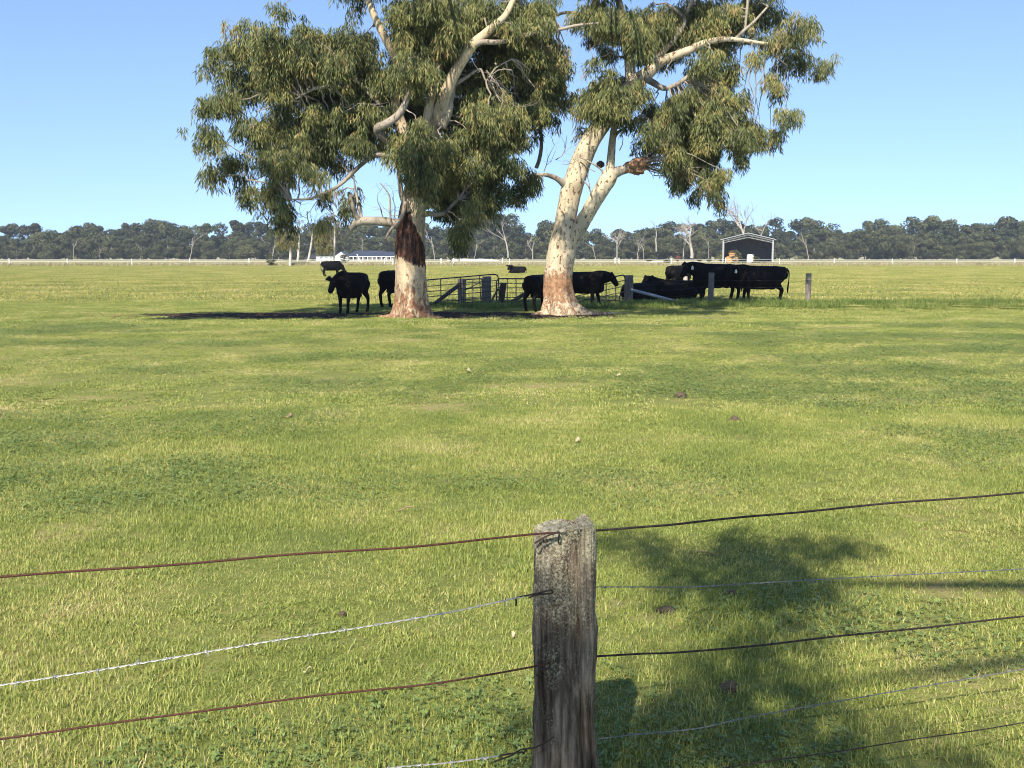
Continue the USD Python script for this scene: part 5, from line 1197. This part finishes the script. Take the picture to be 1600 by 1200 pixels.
# ------------------------------------------------------------------ distant trees
def wood_tree(seed, H=16.0, W=9.0, n=2600, leaf=0.55, mat='far_leaf', name=None, label='', category='tree', loc=(0, 0, 0), group=None, trunk_mat='far_trunk', rz=0.0, scale=1.0, crown0=0.18):
    rr = np.random.default_rng(seed)
    t = thing(name, label, category, loc, rz, scale, group)
    k = rr.integers(13, 18)
    cs = np.column_stack([rr.normal(0, W * 0.24, k), rr.normal(0, W * 0.24, k), rr.uniform(H * (crown0 + 0.06), H * 0.86, k)])
    cs[0] = [rr.normal(0, 0.6), 0, H * 0.86]
    rs = rr.uniform(0.13, 0.23, k) * H * np.interp(cs[:, 2] / H, [0, 0.5, 1], [1.1, 1.1, 0.62])
    idx = rr.integers(0, k, n); u = rr.normal(0, 1, (n, 3)); u /= np.linalg.norm(u, axis=1, keepdims=True)
    p = cs[idx] + u * (rs[idx] * rr.uniform(0.6, 1.05, n))[:, None] * [1, 1, 0.75]
    d = u + rr.normal(0, 0.5, (n, 3)); d /= np.linalg.norm(d, axis=1, keepdims=True)
    s = np.cross(d, rr.normal(0, 1, (n, 3))); s /= np.linalg.norm(s, axis=1, keepdims=True)
    w = np.cross(s, d); L = (leaf * rr.uniform(0.5, 1.2, n))[:, None]
    v = np.stack([p - s * L * 0.5, p + w * L * 0.5, p + s * L * 0.55, p - w * L * 0.4], 1).reshape(-1, 3)
    i = np.arange(n)[:, None] * 4
    tone(obj('crown', (v, np.concatenate([i + [0, 1, 2], i + [0, 2, 3]], 1).reshape(-1, 3)), mat, t), n, 4, seed, idx, 0.5)
    b = [tube([(0, 0, -0.3), (0.1, 0, H * 0.3), (cs[0] * 0.95)], [0.32, 0.24, 0.08], 7, 10, 0.1, seed)]
    b += [tube([(0.05, 0, H * rr.uniform(0.15, 0.35)), c * [0.5, 0.5, 0.75], c], [0.14, 0.1, 0.04], 5, 7, cap=False) for c in cs[1:]]
    obj('trunk', cat(b), trunk_mat, t, smooth=True)
    return t


GROUP = 'dark eucalypts of the distant tree line'
LBL = 'dark grey-green eucalypt in the tree line beyond the house and shed'
protos = []
rr = np.random.default_rng(33)
rowsY = ((455, 11.5, 5.0), (485, 14.5, 5.4), (525, 16.5, 6.0))
height = lambda px: np.interp(px, [0, 200, 416, 560, 600, 640, 700, 770, 800, 830, 860, 900, 950, 1000, 1020, 1060, 1110, 1150, 1184, 1300, 1450, 1600],
                              [352, 347, 352, 350, 346, 355, 352, 341, 344, 362, 345, 360, 366, 352, 346, 350, 352, 346, 345, 350, 344, 350])
for ri, (Y, H, step) in enumerate(rowsY):
    s = Y / FPX; x = -860 * s
    while x < 860 * s:
        px = 800 + x / s
        top = CAM_H + (398 - height(px)) * s - float(ground_z(0, Y))
        want = top * ((0.62, 0.86, 1.06)[ri]) * rr.uniform(0.66, 1.12)
        yy = Y + rr.uniform(-9, 9)
        loc = (x, yy, float(ground_z(x, yy)))
        if len(protos) < 7:
            protos.append(wood_tree(300 + len(protos), 16, 13, 4200, 0.8, 'far_leaf', 'eucalypt_tree', LBL, 'tree', loc, GROUP, scale=want / 16.0, crown0=0.02 if len(protos) % 2 else 0.1))
        else:
            k = int(rr.integers(7)); sc = want / 16.0
            c = copy_of(protos[k], 'eucalypt_tree', LBL, 'tree', loc, rr.uniform(0, 6.28), (sc * rr.uniform(0.9, 1.25), sc * rr.uniform(0.9, 1.2), sc), GROUP)
        x += step * rr.uniform(0.75, 1.3)


def strip_ops(p):   # copies carry their own placing
    return p


def dead_tree(label, px, py0, py1, Y, seed, spread=0.8, forks=3, r=0.35, lean=0.0, name='dead_tree', mat='dead_wood', levels=4, straight=False):
    s = Y / FPX; x = (px - 800) * s; gz = CAM_H + (398 - py1) * s; H = (py1 - py0) * s
    t = thing(name, label, 'tree', (x, Y, gz)); rr = np.random.default_rng(seed); out = []

    def grow(p, d, L, rad, lv, k):
        n = 6; pts = [np.array(p)]; d = np.array(d) / np.linalg.norm(d)
        for _ in range(n - 1):
            d = d + rr.normal(0, 0.13, 3) * [1, 1, 0.6] + [0, 0, 0.03]; d /= np.linalg.norm(d); pts.append(pts[-1] + d * L / (n - 1))
        out.append((lv, tube(pts, np.linspace(rad, rad * 0.55, n) * 0.72, 6 if lv > 1 else 4, n, cap=lv < 2)))
        if lv > 0:
            for _ in range(forks if lv > 1 else 3):
                q = pts[rr.integers(3, n)]; e = d + rr.normal(0, spread, 3) * [1, 0.8, 0.45]; grow(q, e, L * rr.uniform(0.5, 0.75), rad * 0.5, lv - 1, k)

    grow((0, 0, -0.3), (lean, 0, 1), H * (0.75 if straight else 0.48), r, levels, 0)
    top = max(m[0][:, 2].max() for _, m in out); f = H / top
    for lv in (levels, None):
        ms = [(m[0] * [1, 1, f], m[1]) for l, m in out if (l == levels) == (lv is not None)]
        if ms: obj('trunk' if lv is not None else 'branches', cat(ms), mat, t, smooth=True)
    return t


dead_tree('large bleached dead tree with spreading bare limbs left of the hay shed', 1079, 333, 402, 300, 1, 0.75, 4, 0.75)
dead_tree('tall bleached dead tree rising behind the hay shed roof', 1163, 304, 390, 330, 2, 0.5, 4, 0.7)
dead_tree('bleached dead tree at the right edge behind the shed', 1180, 328, 390, 335, 3, 0.6, 3, 0.5)
dead_tree('pale leafless tree with arching branches just right of the forked trunk', 963, 356, 404, 290, 4, 0.95, 4, 0.28)
dead_tree('straight pale dead trunk standing in front of the dark trees', 1024, 341, 392, 400, 5, 0.4, 1, 0.5, straight=True, levels=2)
dead_tree('thin grey leafless tree between the pale ones in front of the wood', 994, 360, 404, 300, 6, 0.7, 3, 0.14)
dead_tree('slim pale tree in front of the wood midway between the big gums', 794, 338, 402, 400, 7, 0.3, 3, 0.5, straight=True, levels=2)
dead_tree('small leaning pale dead tree left of the forked gum', 832, 374, 403, 380, 8, 0.7, 2, 0.35, lean=0.25, levels=2)
dead_tree('small bare grey sapling near the far fence right of the pale trees', 1005, 368, 408, 240, 9, 0.5, 3, 0.1)
dead_tree('pale forked dead tree behind the house roof', 569, 371, 400, 430, 10, 0.7, 2, 0.3, levels=2)
dead_tree('thin bare grey tree directly behind the reddish garden bush', 1066, 350, 404, 310, 12, 0.6, 3, 0.2)


pale = None
for k, px in enumerate((428, 548, 680, 741, 822, 930, 1104, 300, 120, 1260, 1420)):
    yy = 432 + 9 * ((k * 5) % 3); x = (px - 800) * yy / FPX; sc = 0.75 + 0.5 * ((k * 7) % 5) / 5
    lb = 'thin pale trunk standing in front of the dark distant trees'
    if pale is None:
        pale = dead_tree(lb, px, 366, 404, yy, 21, 0.5, 2, 0.26, name='bare_tree', levels=2, straight=True); tag(pale, group='thin pale trunks before the distant wood')
    else:
        copy_of(pale, 'bare_tree', lb, 'tree', (x, yy, float(ground_z(x, yy))), k * 1.7, (sc, sc, sc * 1.1), 'thin pale trunks before the distant wood')


def young_gum(label, x_base, y_base, x_top, y_top, Y, crowns, seed, r=0.17):
    s = Y / FPX; b = P(x_base, y_base, Y); b[2] = 0; top = P(x_top, y_top, Y)
    t = thing('young_gum_tree', label, 'tree', tuple(b)); rr = np.random.default_rng(seed)
    obj('trunk', tube([b - [0, 0, 0.3], b * 0.5 + top * 0.5 + [0.15, 0, 0], top], [r * 1.2, r, r * 0.4], 10, 24, 0.08, seed), 'bark_white', t, smooth=True, off=b)
    tops, R = [], []
    wood = []
    for (cx, cy, rx, ry, n) in crowns:
        c = P(cx, cy, Y + rr.uniform(-1, 1)); u = rr.normal(0, 1, (n, 3)); u /= np.linalg.norm(u, axis=1, keepdims=True); u *= rr.uniform(0.2, 1, (n, 1)) ** 0.5
        p = c + u * [rx * s, rx * s * 0.8, ry * s]; tops.append(p); R += list(rr.uniform(0.35, 0.6, n))
        m = b + (top - b) * np.clip((c[2] - 0.8) / max(top[2], 1), 0.3, 1)
        wood += [twigs(m, q, seed + k, 0.05, 0.015, 0.1, 6, 4) for k, q in enumerate(p[::3])]
    tops = np.vstack(tops)
    obj('twigs', cat(wood), 'twig', t, off=b)
    sp = sprigs(tops, np.array(R), rr.integers(45, 75, len(tops)), seed, 0.34, 0.045, 0.9)
    tone(obj('foliage', sp, 'young_gum_leaf', t, off=b), len(sp[0]) // 4, 4, seed)


young_gum('young gum with a white trunk standing left of the small white shed', 453, 416, 452, 352, 172, [(450, 362, 20, 16, 40), (446, 378, 15, 12, 26), (458, 380, 10, 10, 12)], 1, 0.2)
young_gum('young gum with a slim white trunk directly left of the house gable', 521, 413, 522, 322, 174, [(506, 378, 15, 16, 44), (503, 368, 12, 10, 20), (524, 352, 8, 12, 8), (516, 338, 8, 8, 6)], 2, 0.15)
young_gum('slim pale gum behind the two young gums at the far left', 465, 404, 468, 345, 300, [(468, 352, 12, 10, 12)], 3, 0.3)
young_gum('leaning pale gum behind the small white shed', 481, 396, 489, 360, 320, [(490, 362, 9, 8, 10)], 4, 0.28)

usdkit.material(stage, '/World/Looks/haze_air', {'v': ('principled_volume', {'color': (0.80, 0.88, 1.0), 'density': 0.00017, 'anisotropy': 0.2})}, [], volume='v.volume')
obj('haze', box((-700, -40, -3.0), (700, 640, 34.0)), 'haze_air', kind='stuff')
print('prims', sum(1 for _ in stage.Traverse()))
